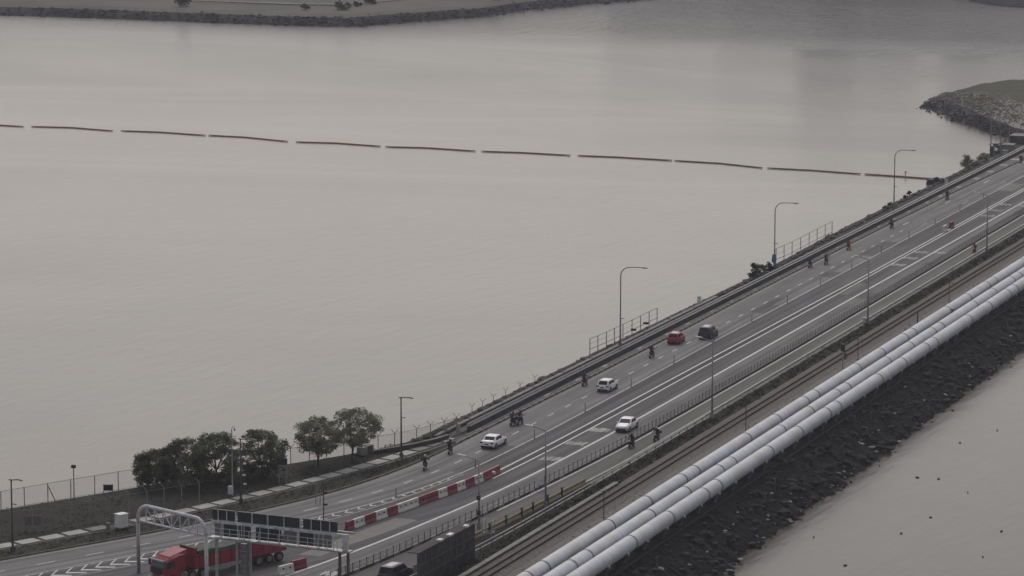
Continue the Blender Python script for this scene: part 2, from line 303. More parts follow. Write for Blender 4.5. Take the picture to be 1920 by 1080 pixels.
# ------------------------------------------------------------------ water
def make_water():
    m, nt, b = nodemat('strait_water'); N = nt.nodes; L = nt.links
    geo = N.new('ShaderNodeNewGeometry'); sep = N.new('ShaderNodeSeparateXYZ'); L.new(geo.outputs['Position'], sep.inputs[0])
    b.inputs['IOR'].default_value = 1.333; setspec(b, .5)
    # silt: slow drifting plumes in the water body
    mp = N.new('ShaderNodeMapping'); mp.inputs['Rotation'].default_value = (0, 0, R(-60)); mp.inputs['Scale'].default_value = (1, .22, 1); L.new(geo.outputs['Position'], mp.inputs[0])
    n1 = N.new('ShaderNodeTexNoise'); n1.inputs['Scale'].default_value = .012; n1.inputs['Detail'].default_value = 5; n1.inputs['Distortion'].default_value = .6; L.new(mp.outputs[0], n1.inputs[0])
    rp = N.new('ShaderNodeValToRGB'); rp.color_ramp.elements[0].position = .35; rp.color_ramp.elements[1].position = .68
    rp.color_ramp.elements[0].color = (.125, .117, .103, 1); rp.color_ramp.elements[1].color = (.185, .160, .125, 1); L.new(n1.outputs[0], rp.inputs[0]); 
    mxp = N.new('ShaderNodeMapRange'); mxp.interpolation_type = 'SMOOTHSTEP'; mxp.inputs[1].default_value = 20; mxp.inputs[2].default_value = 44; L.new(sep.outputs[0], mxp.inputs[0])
    far_dim = N.new('ShaderNodeMapRange'); far_dim.interpolation_type = 'SMOOTHSTEP'; far_dim.inputs[1].default_value = 120; far_dim.inputs[2].default_value = 560; L.new(sep.outputs[1], far_dim.inputs[0])
    m1 = N.new('ShaderNodeMix'); m1.data_type = 'RGBA'; L.new(far_dim.outputs[0], m1.inputs[0]); L.new(rp.outputs[0], m1.inputs[6]); m1.inputs[7].default_value = (.045, .046, .046, 1)  # far body colour darkened to offset the bright horizon reflection
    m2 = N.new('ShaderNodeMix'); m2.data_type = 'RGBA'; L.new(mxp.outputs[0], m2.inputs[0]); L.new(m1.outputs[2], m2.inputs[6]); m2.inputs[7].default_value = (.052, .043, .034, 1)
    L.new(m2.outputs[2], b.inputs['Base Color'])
    # wind: calm in the lee of the causeway, ruffled in the open strait beyond
    n2 = N.new('ShaderNodeTexNoise'); n2.inputs['Scale'].default_value = .006; n2.inputs['Detail'].default_value = 4; L.new(geo.outputs['Position'], n2.inputs[0])
    def math_(op, a, bb):
        k = N.new('ShaderNodeMath'); k.operation = op
        for i, q in enumerate((a, bb)):
            if isinstance(q, (int, float)): k.inputs[i].default_value = q
            else: L.new(q, k.inputs[i])
        return k.outputs[0]
    d = math_('ADD', sep.outputs[1], math_('MULTIPLY', n2.outputs[0], 90))
    mr = N.new('ShaderNodeMapRange'); mr.interpolation_type = 'SMOOTHSTEP'; mr.inputs[1].default_value = 540; mr.inputs[2].default_value = 610; mr.inputs[3].default_value = .03; mr.inputs[4].default_value = 1.0; L.new(d, mr.inputs[0])
    rot = N.new('ShaderNodeMapping'); rot.inputs['Rotation'].default_value = (0, 0, -YAW); rot.inputs['Scale'].default_value = (.62, .14, 1); L.new(geo.outputs['Position'], rot.inputs[0])
    rip = N.new('ShaderNodeTexNoise'); rip.inputs['Scale'].default_value = .9; rip.inputs['Detail'].default_value = 5; rip.inputs['Roughness'].default_value = .6; L.new(rot.outputs[0], rip.inputs[0])
    bp = N.new('ShaderNodeBump'); bp.inputs['Distance'].default_value = 3.0; L.new(rip.outputs[0], bp.inputs['Height']); L.new(mr.outputs[0], bp.inputs['Strength']); L.new(bp.outputs[0], b.inputs['Normal'])
    mps = N.new('ShaderNodeMapping'); mps.inputs['Rotation'].default_value = (0, 0, -YAW); mps.inputs['Scale'].default_value = (.35, 1, 1); L.new(geo.outputs['Position'], mps.inputs[0])
    sl_ = N.new('ShaderNodeTexNoise'); sl_.inputs['Scale'].default_value = .011; sl_.inputs['Detail'].default_value = 7; sl_.inputs['Roughness'].default_value = .62; sl_.inputs['Distortion'].default_value = 1.2; L.new(mps.outputs[0], sl_.inputs[0])
    rr_ = N.new('ShaderNodeMapRange'); rr_.inputs[1].default_value = .38; rr_.inputs[2].default_value = .66; rr_.inputs[3].default_value = .135; rr_.inputs[4].default_value = .205; L.new(sl_.outputs[0], rr_.inputs[0]); L.new(math_('ADD', rr_.outputs[0], math_('MULTIPLY', far_dim.outputs[0], .085)), b.inputs['Roughness'])
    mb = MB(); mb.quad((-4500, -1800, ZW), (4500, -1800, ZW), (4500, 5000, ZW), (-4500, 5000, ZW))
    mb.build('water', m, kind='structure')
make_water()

# ------------------------------------------------------------------ causeway ground
U0, U1 = -175.0, 400.0
def build_ground():
    mb = MB(); us = urange(U0, U1, 2.0); rows = []
    for u in us:
        c = CREST(u); sl = SLAB(u); j = noise.noise((u * .15, 3, 0)) * .35
        zc = .5 if u < -40 else max(0.0, .5 - (u + 40) / 20)
        zc = zc - .02
        a = max(c + 1.2, sl - 2.4); a = min(a, sl - .15) if sl - .15 > c + .3 else c + .3
        rows.append([(c - 9 + j, u, -7.2), (c - .5 + j, u, zc - .35), (c + .1, u, zc), (a, u, .03), (max(sl, a + .1), u, -.03), (L1(u) - .3 + .1, u, -.08), (RED(u) + .2, u, -.08), (24.9, u, -.12), (39.5, u, -.1), (40.0 + j * .2, u, -1.6), (45.5 + j, u, -8.5)])
    mb.loft(rows, close=False, cap=False)
    return mb.build('ground', M['soil'], kind='structure')
ground = build_ground()

def verge():
    # grassed bank between crest and footpath, gently undulating
    mb = MB(); us = urange(U0, -31, 1.5); n = 14; rows = []
    for u in us:
        a, b = CREST(u) + .1, SLAB(u) - 1.7
        row = []
        for i in range(n + 1):
            t = i / n; w = a + (b - a) * t; z0 = .52 if u < -40 else .5 - (u + 40) / 20
            row.append((w, u, max(.04, z0 * (1 - t) + .07 + .10 * noise.noise((w * .35, u * .35, 0)) * math.sin(math.pi * t))))
        rows.append(row)
    mb.loft(rows, close=False, cap=False)
    mb.build('grass_verge', M['grass'], kind='structure', smooth=True)
    # strip with the drain between footpath and kerb
    ribbon('drain_strip', OFF(SLAB, .02), OFF(L1, -.75), U0, -24, .012, M['grass'], kind='structure')
verge()
ribbon('drain', OFF(SLAB, .12), OFF(SLAB, .5), U0, -24, .018, M['black'], bpy.data.objects['drain_strip'])
ribbon('drain_edge', OFF(SLAB, .5), OFF(SLAB, .66), U0, -24, .05, M['concrete_dark'], bpy.data.objects['drain_strip'])
ribbon('kerb_shadow_line', OFF(L1, -1.0), OFF(L1, -.76), U0, -30, .02, M['grime'], bpy.data.objects['drain_strip'])  # dark strip painted in for the kerb's shadow at the road edge

road = ribbon('road', OFF(L1, -.45), OFF(L3, .05), U0, U1, 0.0, M['asphalt_left'], kind='structure')
ribbon('carriageway', OFF(L3, .05), OFF(L6, .1), U0, U1, 0.0, M['asphalt_mid'], road)
ribbon('carriageway', OFF(L6, .1), FEN, U0, U1, 0.0, M['asphalt_right'], road)
ribbon('carriageway', FEN, RED, U0, U1, 0.0, M['asphalt_moto'], road)

# old dark bitumen strips beside the lane line and between the double lines
dk = asphalt('asphalt_strip_dark', (.036, .036, .039), .2)
ribbon('bitumen_strip', OFF(L4, .11), OFF(L5, -.1), -44, U1, .0005, dk, road); ribbon('bitumen_strip', OFF(L3, .25), OFF(L3, .85), -40, U1, .0005, asphalt('asphalt_strip_mid', (.052, .052, .056), .2), road)
# resurfaced patches
prnd = random.Random(12); pa = asphalt('asphalt_patch_dark', (.083, .083, .086), .15); pb_ = asphalt('asphalt_patch_pale', (.142, .141, .138), .15)
for i in range(26):
    u = prnd.uniform(-70, 255); f = prnd.choice((L1, LD, L3, L5, L6)); ln_ = prnd.uniform(3, 16); a_, b_ = prnd.choice(((.25, 3.0), (.3, 1.6), (1.4, 3.0)))
    ribbon('asphalt_patch', OFF(f, a_), OFF(f, b_), u, u + ln_, .0012 + i * .00016, pa if prnd.random() < .6 else pb_, road)
# paint
def solid(f, u0, u1, hw, m, z=.006): ribbon('line_marking', OFF(f, -hw), OFF(f, hw), u0, u1, z, m, road)
solid(L1, U0, U1, .11, M['paint_yellow'])
solid(L3, U0, U1, .12, M['paint_worn'])
solid(L4, -41, U1, .135, M['paint'])
solid(L5, -45, U1, .12, M['paint'])
solid(L6, -150, U1, .17, M['paint'])
solid(OFF(FEN, .42), -60, U1, .14, M['paint'])
def dashes(f, us, ln, hw, m):
    mb = MB()
    for u in us:
        for a, b in zip(urange(u, u + ln, 1)[:-1], urange(u, u + ln, 1)[1:]):
            mb.quad((f(a) - hw, a, .007), (f(a) + hw, a, .007), (f(b) + hw, b, .007), (f(b) - hw, b, .007))
    mb.build('lane_dashes', m, road)
dashes(LD, [-62.3 - 5.33 * i for i in range(15)] + [-56.9, -51, -45, -39, -32.9, -27, -21.2] + [-15.3 + 6.02 * i for i in range(30)], 2.0, .09, M['paint'])
dashes(K(3.88), [167.5, 196.8, 226.1, 255.5, 285], 4.0, .10, M['paint'])
dashes(K(6.95), [168, 197.3, 226.5, 256], 4.0, .08, M['paint_worn'])
def road_word(u, w0, w1, n, seed, m):
    # worn lane lettering, far too foreshortened and rubbed out to read: only the paint strokes that are left
    rnd = random.Random(seed); mb = MB(); dw = (w1 - w0) / (n * 2)
    for i in range(n * 2):
        c = w0 + dw * (i + .5) + rnd.uniform(-.03, .03); h = rnd.uniform(.7, 1.2); o = rnd.uniform(-.25, .25); t = rnd.uniform(.05, .09)
        mb.quad((c - t, u + o - h, .008), (c + t, u + o - h, .008), (c + t, u + o + h, .008), (c - t, u + o + h, .008))
        if rnd.random() < .55:
            y = rnd.choice((-.9, 0, .85)) + rnd.uniform(-.1, .1); mb.quad((c + t, u + y - .2, .008), (c + dw - .1, u + y - .2, .008), (c + dw - .1, u + y + .2, .008), (c + t, u + y + .2, .008))
    mb.build('worn_lettering', m, road)
for k, (px, py, n) in enumerate([(1125, 806, 6), (1080, 831.5, 5), (1034, 860, 5)]):
    p = at(px, py); road_word(p.y, p.x - 1.25, p.x + 1.2, n, k, M['paint_worn'])
for k, (px, py, n) in enumerate([(1685, 496.5, 5), (1707, 484, 4), (1728, 473, 4), (1764, 474, 5), (1852, 404.5, 4), (1866, 394.5, 4), (1884, 383.5, 4), (1915, 386, 4)]):
    p = at(px, py); road_word(p.y, p.x - 1.15, p.x + 1.15, n, 20 + k, M['paint_worn'])
p = at(628, 1076); road_word(p.y, p.x - 1.3, p.x + 1.3, 5, 41, M['paint'])
# hatched island: chevrons between the solid line and its own far edge, narrowing along the barriers
IW = LF([(-140, 3.65), (-90, 3.65), (-80, 2.8), (-68, 1.75), (-60, 1.15), (-50, .65), (-40, .3)])
ISL = lambda u: L3(u) + IW(u)
ribbon('line_marking', lambda u: ISL(u) - .07, lambda u: ISL(u) + .07, -150, -44, .006, M['paint_worn'], road)
mb = MB(); u = -118.0
while u < -46:
    k = IW(u) / 3.65; du = 2.2 * max(.3, k); a = (L3(u) + .06, u); b = (L3(u) + .45 * k + .1, u - du); c = (L3(u) + 2.45 * k, u - du * .68); g = .16 + .16 * k
    mb.quad((a[0], a[1] - g, .009), (b[0], b[1] - g * .5, .009), (b[0] + .02, b[1] + g * 1.2, .009), (a[0], a[1] + g, .009))
    mb.quad((b[0], b[1] - g * .8, .0095), (c[0], c[1] - g * .55, .0095), (c[0], c[1] + g * .55, .0095), (b[0], b[1] + g * .8, .0095))
    u += 1.56 if u < -80 else 1.9
mb.build('chevron_hatching', M['paint'], road)
# pale concrete patch beside the red and white barriers, and its mate under the truck
mb = MB(); pts = [at(x, y) for x, y in ((560, 1040), (655, 1003), (742, 971), (783, 975), (722, 999), (660, 1020), (600, 1043))]
n = len(mb.v); mb.v += [(q.x, q.y, .004) for q in pts]; mb.f.append(tuple(range(len(pts)))); mb.build('concrete_patch', M['concrete_patch'], road)

# footpath of concrete slabs
path = ribbon('footpath', OFF(SLAB, -1.75), SLAB, U0, -24, .02, M['concrete_dark'], kind='structure')
slab_me = MB().box((0, 0, .05), (1.62, 2.42, .1)).mesh('slab', M['concrete_pale'])
slab_me2 = MB().box((0, 0, .05), (1.58, 2.36, .1)).mesh('slab', M['concrete'])
u = -120.0; i = 0
while u < -27:
    if abs(u + 81) > 1.2:
        put('slab', slab_me if random.random() > .18 else slab_me2, path, loc=(SLAB(u) - .86, u, .022 + random.uniform(-.006, .012)), rz=SLAB.dir(u) + random.uniform(-.012, .012))
    u += 2.95 * math.cos(SLAB.dir(u)) + random.uniform(-.04, .04); i += 1
ribbon('walkway', K(.3), OFF(L1, -1.05), -24, U1, .14, M['kerb_grey'], kind='structure')
mb = MB()
for i in range(26):
    u = -20 + i * 11.3 + random.uniform(-2, 2); w = .62; mb.quad((w, u, .149), (L1(u) - 1.1, u, .149), (L1(u + 1.7) - 1.1, u + 1.7, .149), (w, u + 1.7, .149))
mb.build('cover_slabs', M['concrete_pale'], bpy.data.objects['walkway'])
# kerb stones, alternately black and bare
kerb = ribbon('kerb', OFF(L1, -1.06), OFF(L1, -.46), U0, U1, -.02, M['concrete_dark'], kind='structure')
kb = MB().box((0, 0, .08), (.42, .97, .19), taper=.93).mesh('kerb_stone', M['black'])
kw = MB().box((0, 0, .08), (.42, .97, .19), taper=.93).mesh('kerb_stone', M['concrete_patch'])
for i in range(292):
    u = -28.5 + i
    put('kerb_stone', kb if (i % 2 and random.random() > .05) else kw, kerb, loc=(L1(u) - .72, u, 0), rz=L1.dir(u) + random.uniform(-.02, .02))
strip_box(MB(), OFF(L1, -.62), U0, -29.2, .15, 0, .13).build('kerb_run', M['concrete_dark'], kerb)

# ------------------------------------------------------------------ left parapet with twin pipe rail
par = thing('parapet', 'long grimy concrete parapet with twin pale rails along the footway', 'parapet', (0, -22, 0))
mb = MB(); mb.box((0, 190, .36), (.34, 380, .74)); mb.build('wall', M['grime'], par)
for dz, dx in ((.80, .17), (1.03, -.14)):
    mb = MB(); mb.tube([(dx, 0, dz), (dx, 380, dz)], .085, 8); mb.build('rail', M['steel_white'], par, smooth=True)
pm = MB().box((0, 0, .9), (.1, .12, .34)).mesh('post', M['steel'])
for i in range(127): put('post', pm, par, loc=(.0, .5 + 3 * i, 0))
led = thing('retaining_ledge', 'low grey concrete ledge between parapet and rock bank', 'ledge', (0, -27, 0))
MB().box((-2.3, 55, .12), (.7, 110, .5)).build('ledge', M['concrete_dark'], led)
MB().box((-1.1, 55, .03), (1.2, 110, .16)).build('apron', M['concrete_dark'], led)
mb = MB()
for a in range(10): mb.box((-2.3, 5.5 + a * 11, .385), (.5, 10.2, .04))
mb.build('coping', M['concrete'], led)

# ------------------------------------------------------------------ middle low fence
def low_fence(u0, u1):
    t = thing('low_fence', 'low dark steel fence on a chequered kerb between the car and motorcycle lanes', 'fence', (0, 0, 0))
    k1 = MB().box((0, 0, .13), (.3, 1.3, .26)).mesh('kerb_block', M['black']); k2 = MB().box((0, 0, .13), (.3, 1.3, .26)).mesh('kerb_block', M['concrete'])
    pmesh = MB().box((0, 0, .6), (.07, .07, .86)).mesh('post', M['fence_grey'])
    us = urange(u0, u1, 1.36)
    for i, u in enumerate(us):
        if i < 298:
            put('post', pmesh, t, loc=(FEN(u), u, .1), rz=FEN.dir(u))
            near = u < -40
            put('kerb_block', (k1 if (i % 3) else k2) if near else k1, t, loc=(FEN(u), u + .66, 0), rz=FEN.dir(u))
    for z in (.42, .98):
        mb = MB(); strip_box(mb, FEN, u0, u1, .025, z, z + .05); mb.build('rail', M['fence_grey'], t)
    mb = MB()
    for u in urange(u0, u1, .34): mb.box((FEN(u), u, .7), (.014, .014, .55))
    mb.build('infill_bars', M['fence_grey'], t, kind='stuff')
low_fence(-120, 284)

# ------------------------------------------------------------------ railway strip
ribbon('trackside_strip', OFF(RED, .1), K(26.4), U0, U1, -.02, M['weeds'], kind='structure')
ribbon('track_bed', K(26.4), K(29.9), U0, U1, 0.02, M['ballast_brown'], kind='structure')
ribbon('ballast', K(29.9), K(33.5), U0, U1, 0.0, M['ballast'], kind='structure')
ribbon('pipe_bed', K(33.5), K(40.1), U0, U1, -.03, M['pipe_bed_shade'], kind='structure')  # near-black bed: shade between the pipes painted into its colour
trk = thing('railway_track', 'single rusty metre-gauge railway track on brown ballast', 'railway', (28.1, -175, 0))
for x in (-.5, .5):
    mb = MB(); mb.box((x, 287, .14), (.075, 575, .17)); mb.box((x, 287, .05), (.16, 575, .04)); mb.build('rail', M['rust'], trk)
sl = MB().box((0, 0, .0), (1.9, .24, .09)).mesh('sleeper', M['ballast_brown'])
for i in range(298): put('sleeper', sl, trk, loc=(0, 75 + i * 1.0, 0))
tro = thing('cable_trough', 'pale concrete cable trough running along the railway track', 'trough', (26.25, -110, 0))
MB().box((0, 36, .12), (.55, 62, .28)).build('channel', M['concrete_dark'], tro)
cv = MB().box((0, 0, .28), (.58, 1.9, .06)).mesh('cover', M['concrete'])
for i in range(31): put('cover', cv, tro, loc=(0, 6 + i * 2, 0), rz=random.uniform(-.02, .02))
# edge coping of the motorcycle lane
edge = thing('lane_edge_coping', 'pale concrete coping along the edge of the motorcycle lane', 'kerb', (0, 0, 0))
strip_box(MB(), RED, -44, U1, .13, -.05, .22).build('coping', M['concrete_pale'], edge)
strip_box(MB(), OFF(RED, .5), -44, U1, .3, -.2, .03).build('gutter', M['black'], edge)
# yellow guard rail near the screen wall
gy = thing('yellow_guard_rail', 'faded yellow beam guard rail with rusty posts beside the motorcycle lane', 'guard rail', (0, 0, 0))
strip_box(MB(), OFF(RED, .0), -74, -44, .07, .25, .62).build('beam', M['yellow_guard'], gy)
strip_box(MB(), OFF(RED, .02), -74, -44, .2, -.05, .16).build('plinth', M['concrete'], gy)
pm = MB().box((0, 0, .5), (.16, .2, 1.0)).box((0, 0, 1.02), (.2, .4, .12)).mesh('post', M['rust'])
for px in (943, 970, 998, 1023, 1052, 1077):
    u = min(range(-80, -30), key=lambda q: abs((at(px, 0 + 1000 - (px - 943) * .5).y) - q))
    put('post', pm, gy, loc=(RED(u) + .16, u, 0))
gs = thing('steel_guard_rail', 'thin pale steel guard rail between motorcycle lane and railway', 'guard rail', (0, 0, 0))
GSF = LF([(-100, 21.5), (-84, 23.6), (-72, 24.1), (-40, 24.6), (-20, 24.7), (40, 24.6)])
for z in (.35, .75):
    strip_box(MB(), GSF, -100, -6, .035, z, z + .09).build('rail', M['steel'], gs)
pm = MB().box((0, 0, .4), (.08, .08, .85)).mesh('post', M['steel_dark'])
for u in urange(-99, -7, 3.0): put('post', pm, gs, loc=(GSF(u), u, 0))

# ------------------------------------------------------------------ dark screen wall at the near end of the motorcycle lane
def screen_wall():
    A, B = at(889, 1046), at(784, 1104)
    A.z = B.z = 0
    d = (B - A); ln = d.length; rz = math.atan2(-d.x, d.y)
    t = thing('screen_wall', 'tall dark panelled screen wall standing beside the railway track', 'wall', A, rz)
    n = 9; s = ln / n; H = 3.55
    pan = MB().box((0, s / 2, H / 2), (.08, s - .16, H)).mesh('panel', M['screen'])
    for i in range(n): put('panel', pan, t, loc=(0, i * s, 0))
    po = MB().box((0, 0, H / 2), (.16, .14, H + .1)).mesh('post', M['steel_dark'])
    for i in range(n + 1): put('post', po, t, loc=(0, i * s, 0))
    for z in (1.15, 2.3): MB().box((-.09, ln / 2, z), (.06, ln, .09)).build('rail', M['pole_dark'], t)
    for q, sz in ((.13, .6), (.42, 1.0), (.6, .7)): MB().box((.1, ln * q, H + .16), (.5, sz, .18)).build('cap_light', M['white'], t)
    MB().box((.55, ln / 2, H + .02), (1.25, ln, .08)).build('roof_edge', M['grime'], t)
    return t
screen_wall()

# ------------------------------------------------------------------ pipelines
def pipeline(w, label, phase, zc=1.5, r=.80):
    t = thing('water_pipeline', label, 'pipeline', (w, -175, 0))
    n = 24; seg = 24.0; k = 28
    ring = [(math.cos(2 * math.pi * j / k) * r, math.sin(2 * math.pi * j / k) * r + zc) for j in range(k)]
    pme = MB(); pme.loft([[(x, 0, z) for x, z in ring], [(x, seg, z) for x, z in ring]], cap=False); pme = pme.mesh('pipe_section', M['pipe'], True)
    rm = MB(); rm.loft([[(x * 1.0, y, zc + (z - zc)) for x, z in [((math.cos(2 * math.pi * j / k)) * (r + q), math.sin(2 * math.pi * j / k) * (r + q) + zc) for j in range(k)]] for y, q in ((-.16, .002), (-.15, .025), (.15, .025), (.16, .002))], cap=False)
    rm = rm.mesh('joint_ring', M['pipe_ring'], False)
    sm = MB().box((-.0, 0, (zc - r) / 2 - .1), (1.15, .7, zc - r + .3)).box((0, 0, zc - r + .12), (1.35, .45, .5)).mesh('saddle', M['grime'])
    br = MB().box((r + .06, 0, zc - .3), (.26, .16, .12)).box((r + .14, 0, zc - .38), (.09, .2, .24)).mesh('bracket', M['steel_white'])
    bl = MB().box((-r - .2, 0, zc + .02), (.55, .14, .1)).box((-r - .42, 0, zc - .2), (.08, .2, .5)).mesh('bracket', M['steel_dark'])
    for i in range(n):
        put('pipe_section', pme, t, loc=(0, phase + i * seg - 24, 0))
        put('joint_ring', rm, t, loc=(0, phase + i * seg - 24, 0))
        if i % 2 == 0: put('joint_ring', rm, t, loc=(0, phase + i * seg - 24 + 4.6, 0))
        else: put('joint_ring', rm, t, loc=(0, phase + i * seg - 24 + 12, 0))
        for q in (3, 9, 15, 21):
            put('saddle', sm, t, loc=(0, phase + i * seg - 24 + q, 0))
            put('bracket', br, t, loc=(0, phase + i * seg - 24 + q + random.uniform(-.3, .3), 0)); put('bracket', bl, t, loc=(0, phase + i * seg - 24 + q + .9, 0))
    return t
pipeline(34.5, 'thick pale grey water pipeline closest to the railway track', 10)
pipeline(36.9, 'thick pale grey water pipeline in the middle of the three', 16)
pipeline(39.0, 'thick pale grey water pipeline on the outer edge above the rocks', 4)

# ------------------------------------------------------------------ rocks
def rock_meshes(n, m, seed, flat=.7):
    out = []
    for i in range(n):
        bm = bmesh.new(); bmesh.ops.create_icosphere(bm, subdivisions=1, radius=1)
        rnd = random.Random(seed + i)
        for v in bm.verts: v.co *= rnd.uniform(.68, 1.15); v.co.z *= flat
        me = bpy.data.meshes.new('rock'); bm.to_mesh(me); bm.free(); me.materials.append(m); out.append(me)
    return out
def rock_mass(name, pts, m, seed, parent=None, **props):
    """pts: (x, y, z, size) -> one mesh of many stones"""
    src = []
    for me in rock_meshes(8, m, seed):
        vs_ = np.array([v.co[:] for v in me.vertices]); fs = np.array([p.vertices[:] for p in me.polygons]); src.append((vs_, fs))
    rng = np.random.default_rng(seed); V = []; F = []; off = 0
    for x, y, z, s in pts:
        vs_, fs = src[rng.integers(8)]; a = rng.uniform(0, 6.28); c, si = math.cos(a), math.sin(a)
        sx, sy, sz = s * rng.uniform(.75, 1.3), s * rng.uniform(.75, 1.3), s * rng.uniform(.6, 1.1)
        w = vs_ * (sx, sy, sz); q = np.stack([w[:, 0] * c - w[:, 1] * si + x, w[:, 0] * si + w[:, 1] * c + y, w[:, 2] + z], 1)
        V.append(q); F.append(fs + off); off += len(q)
    me = bpy.data.meshes.new(name); me.from_pydata(np.concatenate(V).tolist(), [], np.concatenate(F).tolist()); me.materials.append(m)
    return put(name, me, parent, **props)
rng = np.random.default_rng(3)
bank = MB(); rows = []
for u in urange(-140, 330, .6):
    j = noise.noise((u * .12, 0, 5)) * 1.1 + noise.noise((u * .4, 0, 9)) * 1.3 + noise.noise((u * 1.3, 0, 4)) * .5
    row = []
    for t in np.linspace(0, 1, 9):
        w = 39.6 + t * (7.4 + j); z = .05 - 5.6 * t ** .92 + noise.noise((w * .8, u * .8, 0)) * .3 * min(1, 4 * t)
        row.append((w, u, z))
    rows.append(row)
bank.loft(rows, close=False, cap=False)
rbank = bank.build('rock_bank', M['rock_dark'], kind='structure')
pts = []
for i in range(6800):
    u = rng.uniform(-130, 300); t = rng.uniform(.02, 1) ; j = noise.noise((u * .12, 0, 5)) * 1.1 + noise.noise((u * .4, 0, 9)) * 1.3 + noise.noise((u * 1.3, 0, 4)) * .5
    w = 39.6 + t * (7.4 + j); z = .05 - 5.6 * t ** .92
    if z < -4.6: continue
    sz_ = min(1.0, .24 * math.exp(rng.normal(0, .6))); pts.append((w, u, z + .02, sz_))
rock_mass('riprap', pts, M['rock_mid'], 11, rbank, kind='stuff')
stones = rock_meshes(6, M['stone'], 90, .55)
for i in range(190):
    u = rng.uniform(-115, 150) if i > 60 else rng.uniform(-95, 10); t = min(.98, max(.15, rng.normal(.62, .2))); w = 39.6 + t * 6.6; z = .05 - 5.6 * t ** .92
    if z < -3.9: z = -3.9
    s = abs(rng.normal(.13, .09)) + .07
    o = put('stone', stones[i % 6], rbank, loc=(w, u, z + .22)); o.scale = (s * rng.uniform(.8, 1.7), s * rng.uniform(.8, 1.7), s); o.rotation_euler = (rng.uniform(-.3, .3), rng.uniform(-.3, .3), rng.uniform(0, 6))
# old piles standing in the rocks below the pipes
for i in range(46):
    u = -110 + i * 6.0 + rng.uniform(-1.2, 1.2); w = 41.2 + rng.uniform(0, 1.8)
    if rng.uniform() < .25: continue
    t = (w - 39.6) / 7.4; z = .05 - 5.6 * t ** .92
    put('pile', MB().box((0, 0, 0), (.26, .26, 1.6), taper=.9).mesh('pile', M['rock']), rbank, loc=(w, u, z + .35), rz=rng.uniform(0, 1))
# left bank: rocks on the sea side
pts = []
for i in range(5200):
    u = rng.uniform(-36, 330); c = CREST(u); t = rng.uniform(-.12, 1); w = c + .9 - t * 4.2; z = .12 - max(0, t) * 2.6
    pts.append((w, u, z, abs(rng.normal(.26, .12)) + .12))
rock_mass('sea_side_riprap', pts, M['rock'], 23, ground, kind='stuff')

# ------------------------------------------------------------------ far shore
def far_shore():
    wl_ = [(-900, 20), (-200, 24), (100, 31), (218, 35), (400, 42), (560, 48), (650, 50), (720, 44), (800, 38), (900, 31), (1000, 17), (1150, 4), (1300, -10), (1500, -30)]
    A = [at(x, y, ZW) for x, y in wl_]
    dirv = Vector((-math.sin(YAW), math.cos(YAW), 0))
    mb = MB(); rows = []
    for q in range(len(A) - 1):
        for k in range(12):
            p = A[q].lerp(A[q + 1], k / 12)
            j = noise.noise((p.x * .05, p.y * .05, 0)) * .5
            b = p + dirv * (3.6 + j); rows.append((p, b))
    band = MB(); band.loft([[(p.x - dirv.x * 2, p.y - dirv.y * 2, ZW - 1.2), (p.x, p.y, ZW + .05), ((p.x + b.x) / 2, (p.y + b.y) / 2, ZW + 1.2), (b.x, b.y, ZW + 2.3)] for p, b in rows], close=False, cap=False)
    band.build('far_bank', M['rock_dark_far'], kind='structure')
    pts = []
    for p, b in rows:
        for q in range(14):
            t = rng.uniform(.0, 1.05); c = p.lerp(b, t) + (rows[1][0] - rows[0][0]).normalized() * rng.uniform(-6, 6); pts.append((c.x, c.y, ZW + .05 + 2.3 * min(1, t), abs(rng.normal(.35, .18)) + .12))
    rock_mass('far_riprap', pts, M['rock_dark_far'], 55, bpy.data.objects['far_bank'], kind='stuff')
    land = MB(); rr = []
    for p, b in rows:
        row = [(b.x, b.y, ZW + 2.3)]
        for d, z in ((6, 2.9), (14, 3.1), (30, 3.3), (60, 3.4), (120, 3.6), (400, 4), (1500, 4)):
            row.append((b.x + dirv.x * d, b.y + dirv.y * d, ZW + z + noise.noise((b.x * .05, b.y * .05 + d, 1)) * .15))
        rr.append(row)
    land.loft(rr, close=False, cap=False)
    return land.build('far_land', M['far_grass'], kind='structure')
M['rock_dark_far'] = mat('far_wet_rock', (.030, .034, .040), (.050, .054, .060), .25, .9)
fl = far_shore()
mb = MB(); tr = [at(x, y, ZW + 3.1) for x, y in ((340, 3), (450, 7), (560, 11), (640, 11), (720, 5), (800, -3))]
dv = Vector((-math.sin(YAW), math.cos(YAW), 0))
for a, b in zip(tr[:-1], tr[1:]):
    mb.quad((a.x, a.y, ZW + 3.62), (b.x, b.y, ZW + 3.62), (b.x + dv.x * 3, b.y + dv.y * 3, ZW + 3.62), (a.x + dv.x * 3, a.y + dv.y * 3, ZW + 3.62))
mb.build('dirt_track', M['rock_pale'], fl)

# low spit showing in the corner beyond the headland
sp = [at(x, y, ZW) for x, y in ((1795, -8), (1822, 2), (1850, 8), (1885, 12), (1930, 15), (2000, 17))]
mb = MB(); mb.loft([[(p.x, p.y, ZW - .5), (p.x + dv.x * .5, p.y + dv.y * .5, ZW + .3), (p.x + dv.x * 4, p.y + dv.y * 4, ZW + 2.2), (p.x + dv.x * 40, p.y + dv.y * 40, ZW + 2.6), (p.x + dv.x * 60, p.y + dv.y * 60, ZW - .5)] for p in sp], close=False, cap=False); mb.build('far_spit', M['rock_dark_far'], kind='structure')
